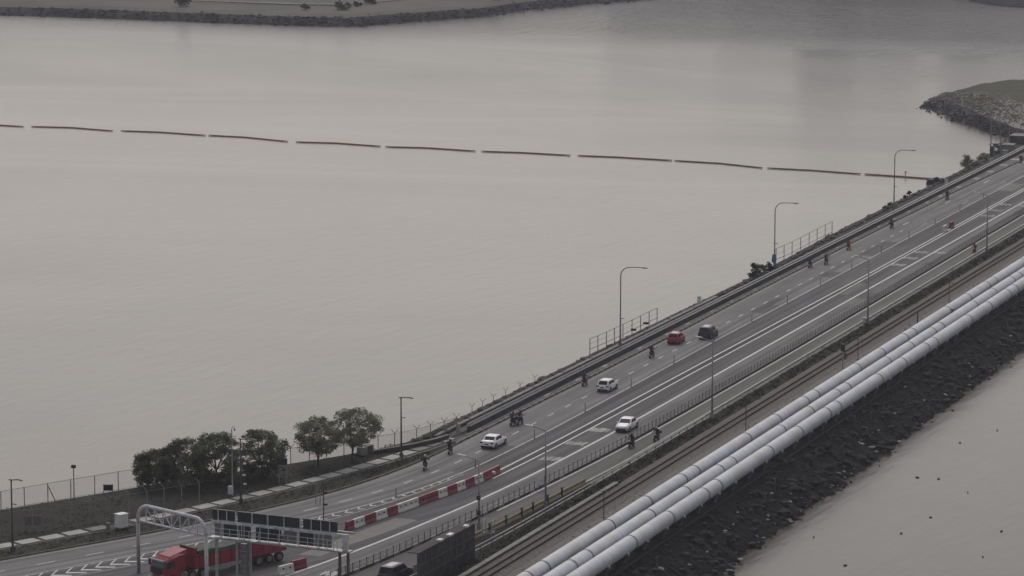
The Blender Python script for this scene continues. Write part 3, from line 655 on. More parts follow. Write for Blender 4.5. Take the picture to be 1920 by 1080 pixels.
# headland of the far bank, right
def headland():
    rowsA = [(1741, 203), (1746, 206), (1760, 212), (1780, 220), (1800, 228), (1822, 234), (1842, 240), (1862, 248), (1890, 258), (1925, 272), (1975, 290)]
    rowsB = [(1750, 196), (1757, 192), (1775, 187), (1795, 195), (1815, 203), (1835, 212), (1850, 218), (1870, 226), (1895, 236), (1930, 246), (1980, 256)]
    rowsC = [(1760, 187), (1770, 181.5), (1790, 175), (1810, 174), (1828, 175), (1845, 177), (1862, 180), (1880, 184), (1905, 190), (1935, 198), (1980, 207)]
    rowsD = [(1762, 186), (1772, 180.5), (1790, 172.5), (1805, 166.5), (1825, 160.5), (1845, 156.5), (1865, 153.5), (1885, 151), (1910, 149), (1940, 147), (1980, 145)]
    zs = (-.1, 2.2, 4.6, 5.0); tp = [.12, .3, .62, .85, 1, 1, 1, 1, 1, 1, 1]
    rr = [[at(x, y, ZW + z * (tp[i] if z > 0 else 1)) for i, (x, y) in enumerate(row)] for row, z in zip((rowsA, rowsB, rowsC, rowsD), zs)]
    dvv = Vector((-math.sin(YAW), math.cos(YAW), 0))
    for i in range(len(rowsA)):
        for k in range(1, 4):      # each tier lies behind the one below it
            back = (rr[k][i] - rr[k - 1][i]).dot(dvv)
            if back < 1.2: rr[k][i] = rr[k][i] + dvv * (1.2 - back)
    dvv = Vector((-math.sin(YAW), math.cos(YAW), 0))
    sub = []
    for i in range(len(rowsA)):
        a, b, c, d = (rr[k][i] for k in range(4)); e = d + dvv * 9; e.z = ZW - 1.5; a0 = a - dvv * 3; a0.z = ZW - 2
        sub.append([a0, a, a.lerp(b, .5), b, b.lerp(c, .5), c, c.lerp(d, .4), d, e])
    cols = []
    for i in range(len(sub) - 1):
        for k in range(4):
            cols.append([p.lerp(q, k / 4) for p, q in zip(sub[i], sub[i + 1])])
    cols.append(sub[-1])
    def part(lo, hi, name, m, parent=None, **pr):
        mb = MB(); mb.loft([[(p.x, p.y, p.z + noise.noise((p.x * .2, p.y * .2, 2)) * .25) for p in c[lo:hi + 1]] for c in cols], close=False, cap=False)
        return mb.build(name, m, parent, **pr)
    h = part(0, 3, 'headland', M['rock_dark_far'], kind='structure')
    part(3, 5, 'rubble_slope', M['rock_pale'], h); part(5, 8, 'grass_top', M['point_grass'], h)
    pd, pl = [], []
    for i in range(6500):
        c0 = cols[rng.integers(len(cols) - 1)]; t = rng.uniform(1, 5.6); k = int(t); p = c0[k].lerp(c0[k + 1], t - k)
        q = (p.x + rng.uniform(-2.5, 2.5), p.y + rng.uniform(-2.5, 2.5), p.z, abs(rng.normal(.17, .09)) + .1)
        if t < 2.9:
            if i % 2: pd.append(q)
        elif t > 3.2 and t < 5.2: pl.append(q)
    rock_mass('wet_boulders', pd, M['rock_dark_far'], 41, h, kind='stuff'); rock_mass('pale_boulders', pl, M['rock_pale'], 42, h, kind='stuff')
headland()

# ------------------------------------------------------------------ trees and shrubs
def leaf_cloud(centres, per, spread, leaf, seed, droop=.0):
    rg = np.random.default_rng(seed); V = []
    for c, s in centres:
        n = int(per * s); d = rg.normal(size=(n, 3)); d /= np.linalg.norm(d, axis=1)[:, None]; rad = rg.uniform(.25, 1, n) ** .6
        p = np.array(c) + d * rad[:, None] * spread * s * (1, 1, .72)
        a = rg.normal(size=(n, 3)); a[:, 2] *= .55; a /= np.linalg.norm(a, axis=1)[:, None]
        b = np.cross(a, rg.normal(size=(n, 3))); b /= np.linalg.norm(b, axis=1)[:, None]
        l = leaf * rg.uniform(.6, 1.35, n)[:, None]
        V.append(np.stack([p - a * l, p - b * l * .5, p + a * l, p + b * l * .5], 1).reshape(-1, 3))
    V = np.concatenate(V); F = np.arange(len(V)).reshape(-1, 4)
    return V.tolist(), F.tolist()
def tree(name, label, loc, h, rx, seed, lm, group, trunk_h=None, lean=0, density=1.0, crown_low=.18):
    rnd = random.Random(seed); t = thing(name, label, 'tree', loc, rnd.uniform(0, 6), group)
    th = trunk_h or h * .3; mb = MB(); tips = []
    top = Vector((lean * .4, 0, th)); mb.tube([(0, 0, -.2), (lean * .15, .05, th * .5), top], [.16, .13, .11], 7)
    nb = 7
    for i in range(nb):
        a = 2 * math.pi * i / nb + rnd.uniform(-.3, .3); e = rnd.uniform(.25, 1.0)
        r = rx * rnd.uniform(.55, .85) * math.cos(e * .9); z = th + (h - th) * (.25 + .55 * e)
        tip = Vector((math.cos(a) * r + lean, math.sin(a) * r, z)); mid = top.lerp(tip, .5) + Vector((rnd.uniform(-.15, .15), rnd.uniform(-.15, .15), .15))
        mb.tube([top, mid, tip], [.075, .05, .025], 5); tips += [tip, mid]
        for q in range(3):
            tt = mid.lerp(tip, rnd.random()) + Vector((rnd.uniform(-.7, .7), rnd.uniform(-.7, .7), rnd.uniform(-.2, .6))); mb.tube([mid, tt], [.03, .012], 4); tips.append(tt)
    mb.build('trunk', M['bark'], t)
    cen = []
    n = int(92 * density)
    for i in range(n):
        a = rnd.uniform(0, 6.283); zz = rnd.uniform(-1, 1); rr = math.sqrt(1 - zz * zz) * rnd.uniform(.6, 1.0)
        zc = h * (crown_low + 1) / 2; hz = h * (1 - crown_low) / 2
        x = math.cos(a) * rr * rx * .95 * (1 + .18 * noise.noise((math.cos(a) * 2 + seed, zz * 2, 0))); y = math.sin(a) * rr * rx * .95
        z = zc + zz * hz * .93 * (1 + .15 * noise.noise((math.cos(a) * 2, math.sin(a) * 2, seed)))
        cen.append(((x + lean, y, z), rnd.uniform(.6, 1.2)))
    cen += [((p.x, p.y, p.z), .8) for p in tips[::2]]
    v, f = leaf_cloud(cen, 150 if lm != M['leaf2'] else 105, .62, .10, seed)
    me = bpy.data.meshes.new('crown'); me.from_pydata(v, [], f); me.materials.append(lm); put('crown', me, t)
    return t
TG = 'trees on the grass bank by the fence'
TREES = [  # px, py of the trunk foot, height, radius
    ('low dark bushy tree at the end of the row where the chain-link fence rises', 294, 915, 4.2, 2.7, 'leaf', .10, 0),
    ('dark bushy tree in front of the tall camera pole, left in its clump', 349, 911, 5.2, 3.2, 'leaf', .08, 0),
    ('dark broad tree right behind the tall camera pole', 406, 904, 5.6, 3.3, 'leaf', .06, 0),
    ('dense dark tree beside the twin-post sign frame', 491, 894, 5.4, 3.2, 'leaf', .06, 0),
    ('round leafy tree with forked trunk between sign frame and cabinets', 597, 874, 5.5, 3.1, 'leaf2', .26, 0),
    ('taller spreading tree beside the grey utility cabinets', 660, 862, 5.9, 3.4, 'leaf2', .30, .35),
]
for i, (lb, px, py, h, r, lm, cl, le) in enumerate(TREES):
    tree('bushy_tree', lb, at(px, py, .35), h, r, 31 + i * 7, M[lm], TG, lean=le, crown_low=cl, trunk_h=h * .24, density=1.15)
def shrub(label, loc, h, r, seed, m, group=None, upright=False, name='shrub', leaf=.13, per=70):
    rnd = random.Random(seed); t = thing(name, label, 'shrub', loc, 0, group); cen = []
    mb = MB()
    for i in range(6):
        a = rnd.uniform(0, 6.28); p = (math.cos(a) * r * .6, math.sin(a) * r * .6, h * rnd.uniform(.6, .9)); mb.tube([(0, 0, -.1), p], [.04, .012], 5)
    mb.build('stems', M['bark'], t)
    for i in range(12 if not upright else 16):
        z = rnd.uniform(.15, .95) * h; rr = r * (1 - .75 * z / h if upright else math.sqrt(max(.1, 1 - (z / h - .35) ** 2 * 1.8))); a = rnd.uniform(0, 6.28); q = rnd.uniform(.2, 1) * rr
        cen.append(((math.cos(a) * q, math.sin(a) * q, z), rnd.uniform(.6, 1.1)))
    v, f = leaf_cloud(cen, per, r * .45, leaf, seed); me = bpy.data.meshes.new('foliage'); me.from_pydata(v, [], f); me.materials.append(m); put('foliage', me, t)
    return t
for i, (px, py, h, r, lb) in enumerate([
    (272, 918, 1.5, 1.4, 'low scrub at the outer edge of the row of dark trees'), (322, 917, 1.7, 1.6, 'scrub filling the foot of the leftmost dark trees'),
    (378, 913, 1.8, 1.7, 'scrub growing under the dark trees by the camera pole'), (428, 905, 1.6, 1.4, 'scrub just behind the camera pole control box'),
    (462, 902, 1.9, 1.6, 'scrub under the dense tree behind the camera mast'), (515, 893, 1.7, 1.3, 'scrub behind the twin-post sign')]):
    shrub(lb, at(px, py, .35), h, r, 300 + i, M['leaf'], 'scrub under the trees', per=110, leaf=.10)
for i, (px, py, h, r, lb) in enumerate([
    (1413, 522, 2.4, 1.0, 'pointed dark shrub growing on the rocks before the lamp post with blue sheeting'),
    (1427, 515, 1.8, 1.1, 'rounded dark shrub on the rocks beside the pointed one'),
    (1441, 509, 1.4, .9, 'small dark shrub touching the foot of the lamp post with blue sheeting')]):
    shrub(lb, at(px, py, 0), h, r, 200 + i, M['shrub'], 'shrubs on the sea side rocks', upright=(i == 0))
for i, (px, py, h, r, lb) in enumerate([
    (1811, 316, 2.6, 1.3, 'tall thin shrub standing on the bank beyond the boom landing'),
    (1822, 312, 1.4, 1.4, 'low dark shrub under the tall thin shrub near the boom landing'),
    (1842, 302, 1.5, 1.6, 'dark bush on the bank next to the sheeted pole'),
    (1868, 288, 1.8, 1.8, 'broad green bush behind the sheeted pole'),
    (1882, 282, 1.7, 1.6, 'green bush between the sheeted pole and the site cabins'),
    (1760, 342, .9, 1.0, 'low dark bush where the floating boom reaches the bank')]):
    shrub(lb, at(px, py, 0), h, r, 230 + i, M['shrub'] if i % 2 else M['leaf2'], 'shrubs near the far end of the bank', upright=(i == 0))
for i, (px, py, s, lb) in enumerate([(342, 11, 2.6, 'largest dark bush on the far grassy shore, standing alone'), (572, 18, 1.4, 'small dark bush just above the far shoreline'), (642, 18, 2.4, 'wide dark bush on the far shore by the bend in the bank'), (669, 12, 1.3, 'little dark bush on the far shore beside the wide one'), (698, 8, 1.9, 'round dark bush beside the far dirt track'), (930, -1, 1.6, 'dark bush at the far end of the grassy shore')]):
    shrub(lb, at(px, py, ZW + 3.2), s, s * 1.0, 260 + i, M['shrub'], 'bushes on the far shore', leaf=.3, per=60)

# ------------------------------------------------------------------ poles and lamps
def lamp_curved(label, loc, h, reach, sign=True, group='lamp posts along the sea side parapet'):
    t = thing('street_lamp', label, 'street lamp', loc, 0, group)
    MB().tube([(0, 0, 0), (0, 0, h * .42)], [.125, .11], 10).build('lower_pole', M['pole_grey'], t, smooth=True)
    pts = [(0, 0, h * .42), (0, 0, h - 1.5)] + [(1.5 - 1.5 * math.cos(a), -.1 * a, h - 1.5 + 1.35 * math.sin(a)) for a in (R(15), R(30), R(45), R(60), R(75), R(90))] + [(reach - .9, -.3, h - .1)]
    MB().tube(pts, [.085] * 2 + [.07] * 6 + [.055], 8).build('arm', M['pole_grey'], t, smooth=True)
    MB().loft([[(reach - .95 + x, -.3 + y, h - .1 + z) for y, z in ((-.05 * s, -.04 * s), (.05 * s, -.04 * s), (.06 * s, .03 * s), (-.06 * s, .03 * s))] for x, s in ((0, 1), (.2, 2.4), (.75, 2.4), (.95, 1.2))]).build('lantern', M['pole_grey'], t)
    MB().box((.28, 0, h * .37), (.5, .08, .09)).build('bracket', M['pole_grey'], t)
    MB().box((.02, -.02, .45), (.34, .34, .9)).build('base_box', M['concrete'], t)
    return t
lamp_curved('tall curved-arm lamp post rising behind the open steel walkway frame', at(1163, 655, 0), 11.6, 4.0)
ls = lamp_curved('tall curved-arm lamp post with blue sheeting round its base', at(1452, 503, 0), 10.6, 3.9)
MB().box((-.05, 0, 1.75), (.62, .62, .9), taper=.8).box((-.12, 0, 1.2), (.5, .5, .5), taper=1.1).build('blue_wrap', M['blue_sheet'], ls)
lamp_curved('tall curved-arm lamp post near where the floating boom meets the bank', at(1676, 391, 0), 10.6, 3.9)
def lamp_flat(label, loc, h, reach, m, rz=0.0, group=None, boxes=()):
    t = thing('street_lamp', label, 'street lamp', loc, rz, group)
    MB().tube([(0, 0, 0), (0, 0, h)], [.115, .075], 10).build('pole', m, t, smooth=True)
    MB().loft([[(x, y, h - .06 + zz + z) for y, z in ((-w_, -.05), (w_, -.05), (w_, .05), (-w_, .05))] for x, zz, w_ in ((-.25, 0, .06), (.1, .0, .08), (reach * .7, .1, .1), (reach, .0, .14))]).build('lantern', m, t)
    MB().box((.3, 0, h * .66), (.55, .07, .08)).build('bracket', m, t)
    MB().box((0, 0, .25), (.34, .34, .5)).build('base_box', M['steel_dark'], t)
    for z in boxes: MB().box((.12, -.1, z), (.34, .3, .5)).build('control_box', M['black'], t)
    return t
SL = 'dark lamp posts on the grass bank'
lamp_flat('dark short-arm lamp post rising in front of the chain-link fence bay with the sign', at(24, 1034, 0), 7.6, 1.25, M['pole_dark'], group=SL)
lamp_flat('dark short-arm lamp post beside the camera pole and the dense tree', at(452, 943, .05), 7.2, 1.9, M['pole_dark'], group=SL)
lamp_flat('dark short-arm lamp post standing at the end of the footpath slabs', at(752.5, 857, .05), 7.1, 1.45, M['pole_dark'], group=SL)
def lamp_right(label, px, py, h, reach=2.2, boxes=()):
    t = thing('street_lamp', label, 'street lamp', at(px, py, 0), 0, 'lamp posts along the motorcycle lane')
    MB().tube([(0, 0, 0), (0, 0, h)], [.12, .075], 10).build('pole', M['pole_grey'], t, smooth=True)
    MB().tube([(0, 0, h - .12), (-reach + .6, 0, h + .28)], [.06, .045], 7).build('arm', M['pole_grey'], t)
    MB().loft([[(-reach + .6 - x, y, h + .3 + z + x * .12) for y, z in ((-w_, -.05), (w_, -.05), (w_, .05), (-w_, .05))] for x, w_ in ((-.1, .05), (.15, .13), (.7, .15), (.85, .08))]).build('lantern', M['steel_white'], t)
    MB().box((0, 0, .3), (.36, .36, .6)).build('base_box', M['concrete'], t)
    for z in boxes: MB().box((0, -.1, z), (.36, .3, .5)).build('control_box', M['black'], t)
    return t
lamp_right('lamp post rising from the end of the dark screen wall, with two black boxes', 898, 990, 7.4, boxes=(1.7, 3.3))
lamp_right('lamp post standing beside the yellow guard rail', 1023, 951, 8.6)
lamp_right('lamp post beyond the two oncoming motorcycles', 1335, 783, 9.6, 2.0)
lamp_right('lamp post with a white box at its foot on the lane coping', 1627, 607, 9.3, 2.0)
lamp_right('lamp post next to the lone oncoming rider', 1850, 473, 9.3, 2.0)
b_ = thing('junction_box', 'white junction box at the foot of a lamp post on the coping', 'box', at(1621, 605, .1))
MB().box((0, 0, .35), (.4, .5, .7)).build('case', M['steel_white'], b_); MB().box((0, 0, .72), (.46, .56, .05)).build('lid', M['steel'], b_)
# flood light and camera poles
t = thing('floodlight_pole', 'slim pole with a dark floodlight head behind the chain-link fence', 'light pole', at(139, 935, .5)); 
MB().tube([(0, 0, -.3), (0, 0, 3.5)], [.07, .055], 8).build('pole', M['pole_grey'], t); MB().box((0, 0, 3.62), (.5, .36, .32), taper=.75).build('lamp_head', M['black'], t); MB().box((0, 0, 3.42), (.3, .08, .06)).build('bracket', M['pole_dark'], t)
t = thing('camera_pole', 'tall thin camera pole with a grey control box in front of the trees', 'camera pole', at(436, 929, .15))
MB().tube([(0, 0, -.1), (0, 0, 7.4)], [.085, .06], 8).build('pole', M['steel'], t); MB().box((-.18, -.1, .62), (.5, .4, .9)).build('control_box', M['steel_white'], t)
MB().tube([(0, 0, 7.4), (.08, 0, 7.75), (.28, 0, 7.78), (.36, 0, 7.5)], .035, 6).build('hook', M['steel'], t); MB().box((.36, 0, 7.42), (.14, .14, .18)).build('camera', M['steel_dark'], t); MB().box((.3, 0, 6.7), (.5, .06, .06)).build('bracket', M['steel'], t)
t = thing('camera_pole', 'dark pole with two side cameras at the roadside behind the sign gantry', 'camera pole', at(607, 985, 0))
MB().tube([(0, 0, -.1), (0, 0, 4.9)], [.075, .06], 8).build('pole', M['pole_dark'], t)
for z in (2.3, 3.6): MB().box((.22, 0, z), (.42, .22, .2)).build('camera', M['black'], t)
t = thing('signal_mast', 'short mast with clustered white cameras at the grass edge by the dark lamp post', 'camera pole', at(456, 917, .1))
MB().tube([(0, 0, -.1), (0, 0, 3.6)], .05, 7).build('pole', M['pole_dark'], t)
for x, y, z in ((-.28, 0, 3.55), (.1, 0, 3.65), (.34, 0, 3.45), (.2, 0, 2.9), (.1, 0, 1.6), (.22, 0, .6)): MB().box((x, y, z), (.3, .24, .18)).build('camera', M['white'], t)
# railway side poles
RG = 'thin dark poles along the pipelines'
for px, y0, y1, lb in ((1132, 1008, 915, 'thin dark pole with crossbars beside the pipelines where weeds meet the trough'), (1398, 836, 738, 'thin dark pole with wires beside the pipelines, abreast of the oncoming white car'), (1608, 702, 632, 'thin dark crossbar pole next to the railway signal'), (1779, 592, 527, 'thin dark pole beside the valve on the pipelines')):
    p = at(px, y0, .1); h = (y0 - y1) / 15.6 * (p - CAM).length / 425
    t = thing('wire_pole', lb, 'pole', p, 0, RG); MB().tube([(0, 0, -.1), (0, 0, h)], [.06, .045], 7).build('pole', M['rust'], t)
    MB().box((0, 0, h - .15), (1.5, .07, .07)).build('crossarm', M['steel_dark'], t)
    MB().box((0, 0, h * .42), (.7, .06, .05)).build('bracket', M['steel_dark'], t)
t = thing('marker_post', 'short rusty marker post between track and pipelines', 'post', at(1720.5, 607, .05)); MB().box((0, 0, .7), (.16, .16, 1.7)).build('post', M['rust'], t); MB().box((0, 0, 1.5), (.22, .3, .1)).build('cap', M['rust'], t)
t = thing('railway_signal', 'dark railway signal head on a pale post with a side ladder', 'signal', at(1580, 690, .05)); MB().tube([(0, 0, -.1), (0, 0, 2.4)], .08, 8).build('post', M['steel'], t); MB().box((0, 0, 2.75), (.5, .4, .95)).build('signal_head', M['black'], t); MB().box((.35, 0, 1.6), (.3, .1, .9)).build('ladder', M['steel_dark'], t)
t = thing('pipe_valve', 'dark valve wheel on a stem between two pipelines', 'valve', at(1786, 592, 1.0)); MB().tube([(0, 0, -.9), (0, 0, .9)], .07, 7).build('stem', M['rust'], t); MB().tube([(.32 * math.cos(a), .32 * math.sin(a), .9) for a in [i * math.pi / 6 for i in range(13)]], .04, 5).build('wheel', M['rust'], t); MB().box((0, 0, -.2), (.6, .6, .5)).build('body', M['rust'], t)

# slim delineator posts on the solid line
dm = MB().tube([(0, 0, 0), (0, 0, 1.02)], .045, 6).mesh('delineator_post', M['steel_dark'])
db = MB().box((0, 0, .02), (.22, .22, .05)).mesh('foot', M['black'])
for k in range(16):
    u = -57.6 + k * 17.6 if k else -57.6
    t = put('delineator', dm, None, loc=(L3(u) + .05, u, .0)); t['label'] = 'slim grey lane delineator post standing on the worn solid line'; t['category'] = 'delineator'; t['group'] = 'delineators on the lane line'
    put('foot', db, t)

# ------------------------------------------------------------------ fences on the left
def yarm_fence(name, label, pts, h, post_m, both=False, mesh_m=None, spacing=None, arms=True, wire_r=.006):
    t = thing(name, label, 'fence', (0, 0, 0))
    for p in pts:
        mb = MB(); mb.tube([(p.x, p.y, p.z - .2), (p.x, p.y, p.z + h)], .05, 6)
        if arms:
            mb.tube([(p.x, p.y, p.z + h), (p.x - .38, p.y - .1, p.z + h + .48)], .035, 5)
            if both: mb.tube([(p.x, p.y, p.z + h), (p.x + .4, p.y + .1, p.z + h + .45)], .035, 5)
        mb.build('post', post_m, t)
    top_w = MB(); low_w = MB(); barb = MB(); net = MB()
    for a, b in zip(pts[:-1], pts[1:]):
        top_w.tube([(a.x, a.y, a.z + h - .04), (b.x, b.y, b.z + h - .04)], .025, 5); low_w.tube([(a.x, a.y, a.z + .1), (b.x, b.y, b.z + .1)], .02, 5)
        if arms:
            for q in (.33, .66, 1): barb.tube([(a.x - .38 * q, a.y - .1 * q, a.z + h + .48 * q), (b.x - .38 * q, b.y - .1 * q, b.z + h + .48 * q)], .008, 4)
        ln = (b - a).length; n = int(ln / .2)
        for i in range(-int(h / .2), n):
            for sgn in (0, 1):
                s0, s1 = i * .2, i * .2 + h
                z0, z1 = 0.1, h
                c0, c1 = max(0, s0), min(ln, s1)
                if c1 <= c0: continue
                za, zb = z0 + (c0 - s0) * (h - .1) / h, z0 + (c1 - s0) * (h - .1) / h
                if sgn: za, zb = h + .1 - za, h + .1 - zb
                net.tube([a.lerp(b, c0 / ln) + Vector((0, 0, za)), a.lerp(b, c1 / ln) + Vector((0, 0, zb))], wire_r, 3, cap=False)
    top_w.build('top_wire', post_m, t); low_w.build('bottom_wire', post_m, t)
    if arms: barb.build('barbed_wire', post_m, t, kind='stuff')
    net.build('chain_link', mesh_m or M['steel_dark'], t, kind='stuff')
    return t
near = [at(x, y, .1) for x, y in ((-60, 1016), (-20, 1009), (20, 1004), (61, 999), (98, 993), (135, 988), (171, 982), (207, 976), (243, 970), (276, 964), (308, 958), (341, 953), (374, 947))]
yarm_fence('chain_link_fence', 'grey chain-link fence with angled barbed-wire arms along the slab footpath', near, 2.55, M['pole_grey'])
cr = [at(x, y, .5) for x, y in ((-40, 963), (2, 957.5), (46, 949.5), (90, 942), (133, 934.5), (178, 927), (222, 919.5), (262, 913))]
yarm_fence('crest_fence', 'thin tall wire fence on the crest of the grass bank above the water', cr, 2.15, M['pole_grey'], arms=False, wire_r=.005)
rf = [at(x, y, .15) for x, y in ((545, 871), (580, 865.5), (612, 861), (645, 858), (675, 852.5), (709, 847.5), (740, 843), (781, 834.5), (807, 827), (833, 820), (856, 812))]
yarm_fence('barbed_fence', 'brownish chain-link fence with Y-shaped barbed arms beyond the trees', rf, 1.95, M['pole_grey'], both=True, mesh_m=M['rust'], wire_r=.007)
lw = thing('low_wall', 'low dark concrete wall under the barbed fence beside the footpath end', 'wall', (0, 0, 0))
mb = MB(); ws = [at(x, y, .0) for x, y in ((690, 856), (730, 849), (775, 841), (815, 832), (840, 824))]
mb.loft([[(p.x - .15, p.y, -.1), (p.x + .15, p.y, -.1), (p.x + .15, p.y, .55), (p.x - .15, p.y, .55)] for p in ws]); mb.build('wall', M['grime'], lw)
mb = MB(); mb.loft([[(p.x - .2, p.y, .55), (p.x + .2, p.y, .55), (p.x + .2, p.y, .63), (p.x - .2, p.y, .63)] for p in ws]); mb.build('coping', M['concrete'], lw)
# Y shaped stays left standing along the bank
ym = MB().tube([(0, 0, -.2), (0, 0, .8)], .04, 6).tube([(0, 0, .8), (-.35, -.1, 1.2)], .03, 5).tube([(0, 0, .8), (.35, .1, 1.2)], .03, 5).mesh('stay_post', M['pole_grey'])
for px, py in ((885, 768), (905, 759), (925, 749), (948, 738), (975, 727), (1003, 713)):
    o = put('stay_post', ym, None, loc=at(px, py + 6, 0)); o['label'] = 'short Y-shaped wire stay post on the rocky sea bank'; o['category'] = 'post'; o['group'] = 'stay posts on the sea bank'
# open steel walkway frames on the bank
def frame_walk(label, pts, h):
    t = thing('steel_walkway_frame', label, 'railing', (0, 0, 0)); top = MB(); mid = MB(); deck = MB()
    for p in pts: MB().tube([(p.x, p.y, p.z - 1.0), (p.x, p.y, p.z + h)], .06, 6).build('post', M['pole_grey'], t)
    for a, b in zip(pts[:-1], pts[1:]):
        top.tube([a + Vector((0, 0, h)), b + Vector((0, 0, h))], .045, 5); mid.tube([a + Vector((0, 0, h * .25)), b + Vector((0, 0, h * .25))], .05, 5); deck.tube([a + Vector((0, 0, h * .62)), b + Vector((0, 0, h * .62))], .02, 4)
    top.build('top_rail', M['pole_grey'], t); mid.build('bottom_rail', M['pole_grey'], t); deck.build('mid_rail', M['pole_grey'], t); return t
fp = [at(x, y, 0) for x, y in ((1106, 661), (1121, 655), (1137, 648), (1152, 641), (1168, 633), (1185, 625), (1201, 617), (1217, 609), (1232, 602))]
w1 = frame_walk('open grey steel walkway frame behind a curved lamp post on the bank', fp, 1.9)
for px, py in ((1188, 618), (1211, 606)):
    p = at(px, py, 1.2); MB().box((p.x, p.y, p.z), (.7, .3, .3)).build('floodlight', M['black'], w1)
fp = [at(x, y, 0) for x, y in ((1455, 493), (1470, 487), (1485, 480), (1501, 471.5), (1517, 463), (1532, 455), (1547, 447.5), (1560, 441))]
frame_walk('open grey steel walkway frame beside the blue-sheeted lamp post', fp, 2.3)
# junction where the parapet starts
t = thing('meter_post', 'pair of squat pale posts at the start of the parapet', 'post', at(836, 812, 0)); MB().box((0, 0, .5), (.3, .3, 1.1)).build('post', M['concrete_pale'], t); MB().box((1.3, .9, .55), (.35, .35, 1.2)).build('post', M['concrete_pale'], t)
t = thing('marker_block', 'white block beside the parapet where the rocks rise', 'block', at(1311, 572, 0)); MB().box((0, 0, .55), (.5, .4, 1.3)).build('block', M['white'], t); MB().box((0, 0, 1.22), (.56, .46, .06)).build('cap', M['concrete'], t)
t = thing('marker_block', 'white block beside the parapet at the boom landing', 'block', at(1774, 346, 0)); MB().box((0, 0, .5), (.5, .4, 1.1)).build('block', M['white'], t); MB().box((0, 0, 1.07), (.56, .46, .06)).build('cap', M['concrete'], t)

# ------------------------------------------------------------------ cabinets, signs on the left bank
def cabinet(label, px, py, size, m, z=.1, doors=2, name='utility_cabinet'):
    t = thing(name, label, 'cabinet', at(px, py, z), SLAB.dir(-80)); sx, sy, sz = size
    MB().box((0, 0, sz / 2 + .08), (sx, sy, sz)).build('case', m, t); MB().box((0, 0, sz + .1), (sx + .1, sy + .1, .06)).build('lid', m, t); MB().box((0, 0, .04), (sx + .1, sy + .1, .08)).build('plinth', M['concrete'], t)
    for i in range(doors):
        y = (i + .5) / doors * sy - sy / 2; d = MB().box((sx / 2 + .006, y, sz / 2 + .08), (.012, sy / doors - .06, sz - .12)).build('door', m, t); MB().box((sx / 2 + .02, y + sy / doors * .32, sz / 2), (.02, .03, .12)).build('handle', M['steel_dark'], d)
    return t
cabinet('white utility cabinet standing on the slab footpath', 228, 989, (.9, 1.1, 1.4), M['white'])
cabinet('grey open-framed utility cabinet under the spreading tree', 679, 856, (.8, 1.0, 1.0), M['concrete'], .2)
cabinet('smaller grey utility cabinet next to the open-framed one', 691, 852, (.8, .9, 1.0), M['steel_dark'], .2, 1)
cabinet('small pale meter box beside the white cabinet on the footpath', 203, 998, (.3, .3, .9), M['concrete'], .05, 1, 'meter_box')
t = thing('notice_board', 'dark framed notice board on the grass crest by the wire fence', 'board', at(203, 925, .5), YAW); MB().box((0, 0, .62), (1.0, .08, .62)).build('panel', M['weeds'], t)
for x in (-.5, .5): MB().box((x, 0, .45), (.07, .1, 1.1)).build('post', M['pole_dark'], t)
MB().box((0, 0, .96), (1.1, .1, .06)).build('frame', M['pole_dark'], t)
t = thing('fence_sign', 'grey sign panel hung behind the chain-link fence', 'sign', at(63, 993, .3), YAW); MB().box((0, 0, 1.0), (1.8, .06, .95)).build('panel', M['panel_grey'], t)
for x in (-.8, .8): MB().box((x, .05, .5), (.07, .07, 1.9)).build('post', M['pole_grey'], t)
MB().box((-.45, -.04, 1.1), (.16, .03, .4)).build('emblem', M['concrete_dark'], t)
t = thing('twin_post_sign', 'two pale posts holding a small dark panel in front of the dense tree', 'sign', at(530, 908, .1), YAW)
for x in (-.42, .42): MB().tube([(x, 0, -.1), (x, 0, 2.3)], .06, 7).build('post', M['concrete'], t)
MB().box((0, 0, 2.55), (1.1, .06, .75)).build('panel', M['cloth_navy'], t); MB().box((0, 0, 2.12), (.9, .07, .07)).build('crossbar', M['concrete_pale'], t)
t = thing('boundary_stake', 'slanting dark pole leaning against the wire fence on the crest', 'pole', at(105, 940, .5)); MB().tube([(0, 0, -.1), (-.95, 0, 1.65)], .05, 6).build('pole', M['pole_dark'], t); MB().tube([(-.95, 0, 1.65), (-1.0, .1, 0)], .02, 5).build('stay', M['pole_grey'], t)
t = thing('lane_sign_post', 'thin pale pair of roadside posts behind the camera pole', 'post', at(600, 945, 0))
for x in (-.5, .0): MB().tube([(x, 0, 0), (x, .1, 2.4)], .05, 6).build('post', M['concrete'], t)
t = thing('cage_box', 'mesh cage on posts at the end of the dark screen wall', 'cage', at(916, 1010, 0))
for x in (-.5, .5):
    for y in (-.5, .5): MB().box((x, y, 1.0), (.06, .06, 2.1)).build('post', M['steel'], t)
for z in (.7, 2.0): MB().box((0, -.5, z), (1.0, .05, .05)).box((0, .5, z), (1.0, .05, .05)).box((-.5, 0, z), (.05, .95, .05)).box((.5, 0, z), (.05, .95, .05)).build('rail', M['steel'], t)
t = thing('sign_board', 'pale square board fixed on the low fence by a lamp post', 'sign', at(1014, 915, .3), YAW); MB().box((0, 0, .75), (.75, .06, .75)).build('panel', M['steel_white'], t); MB().box((0, .06, .35), (.07, .07, 1.0)).build('post', M['steel_dark'], t)

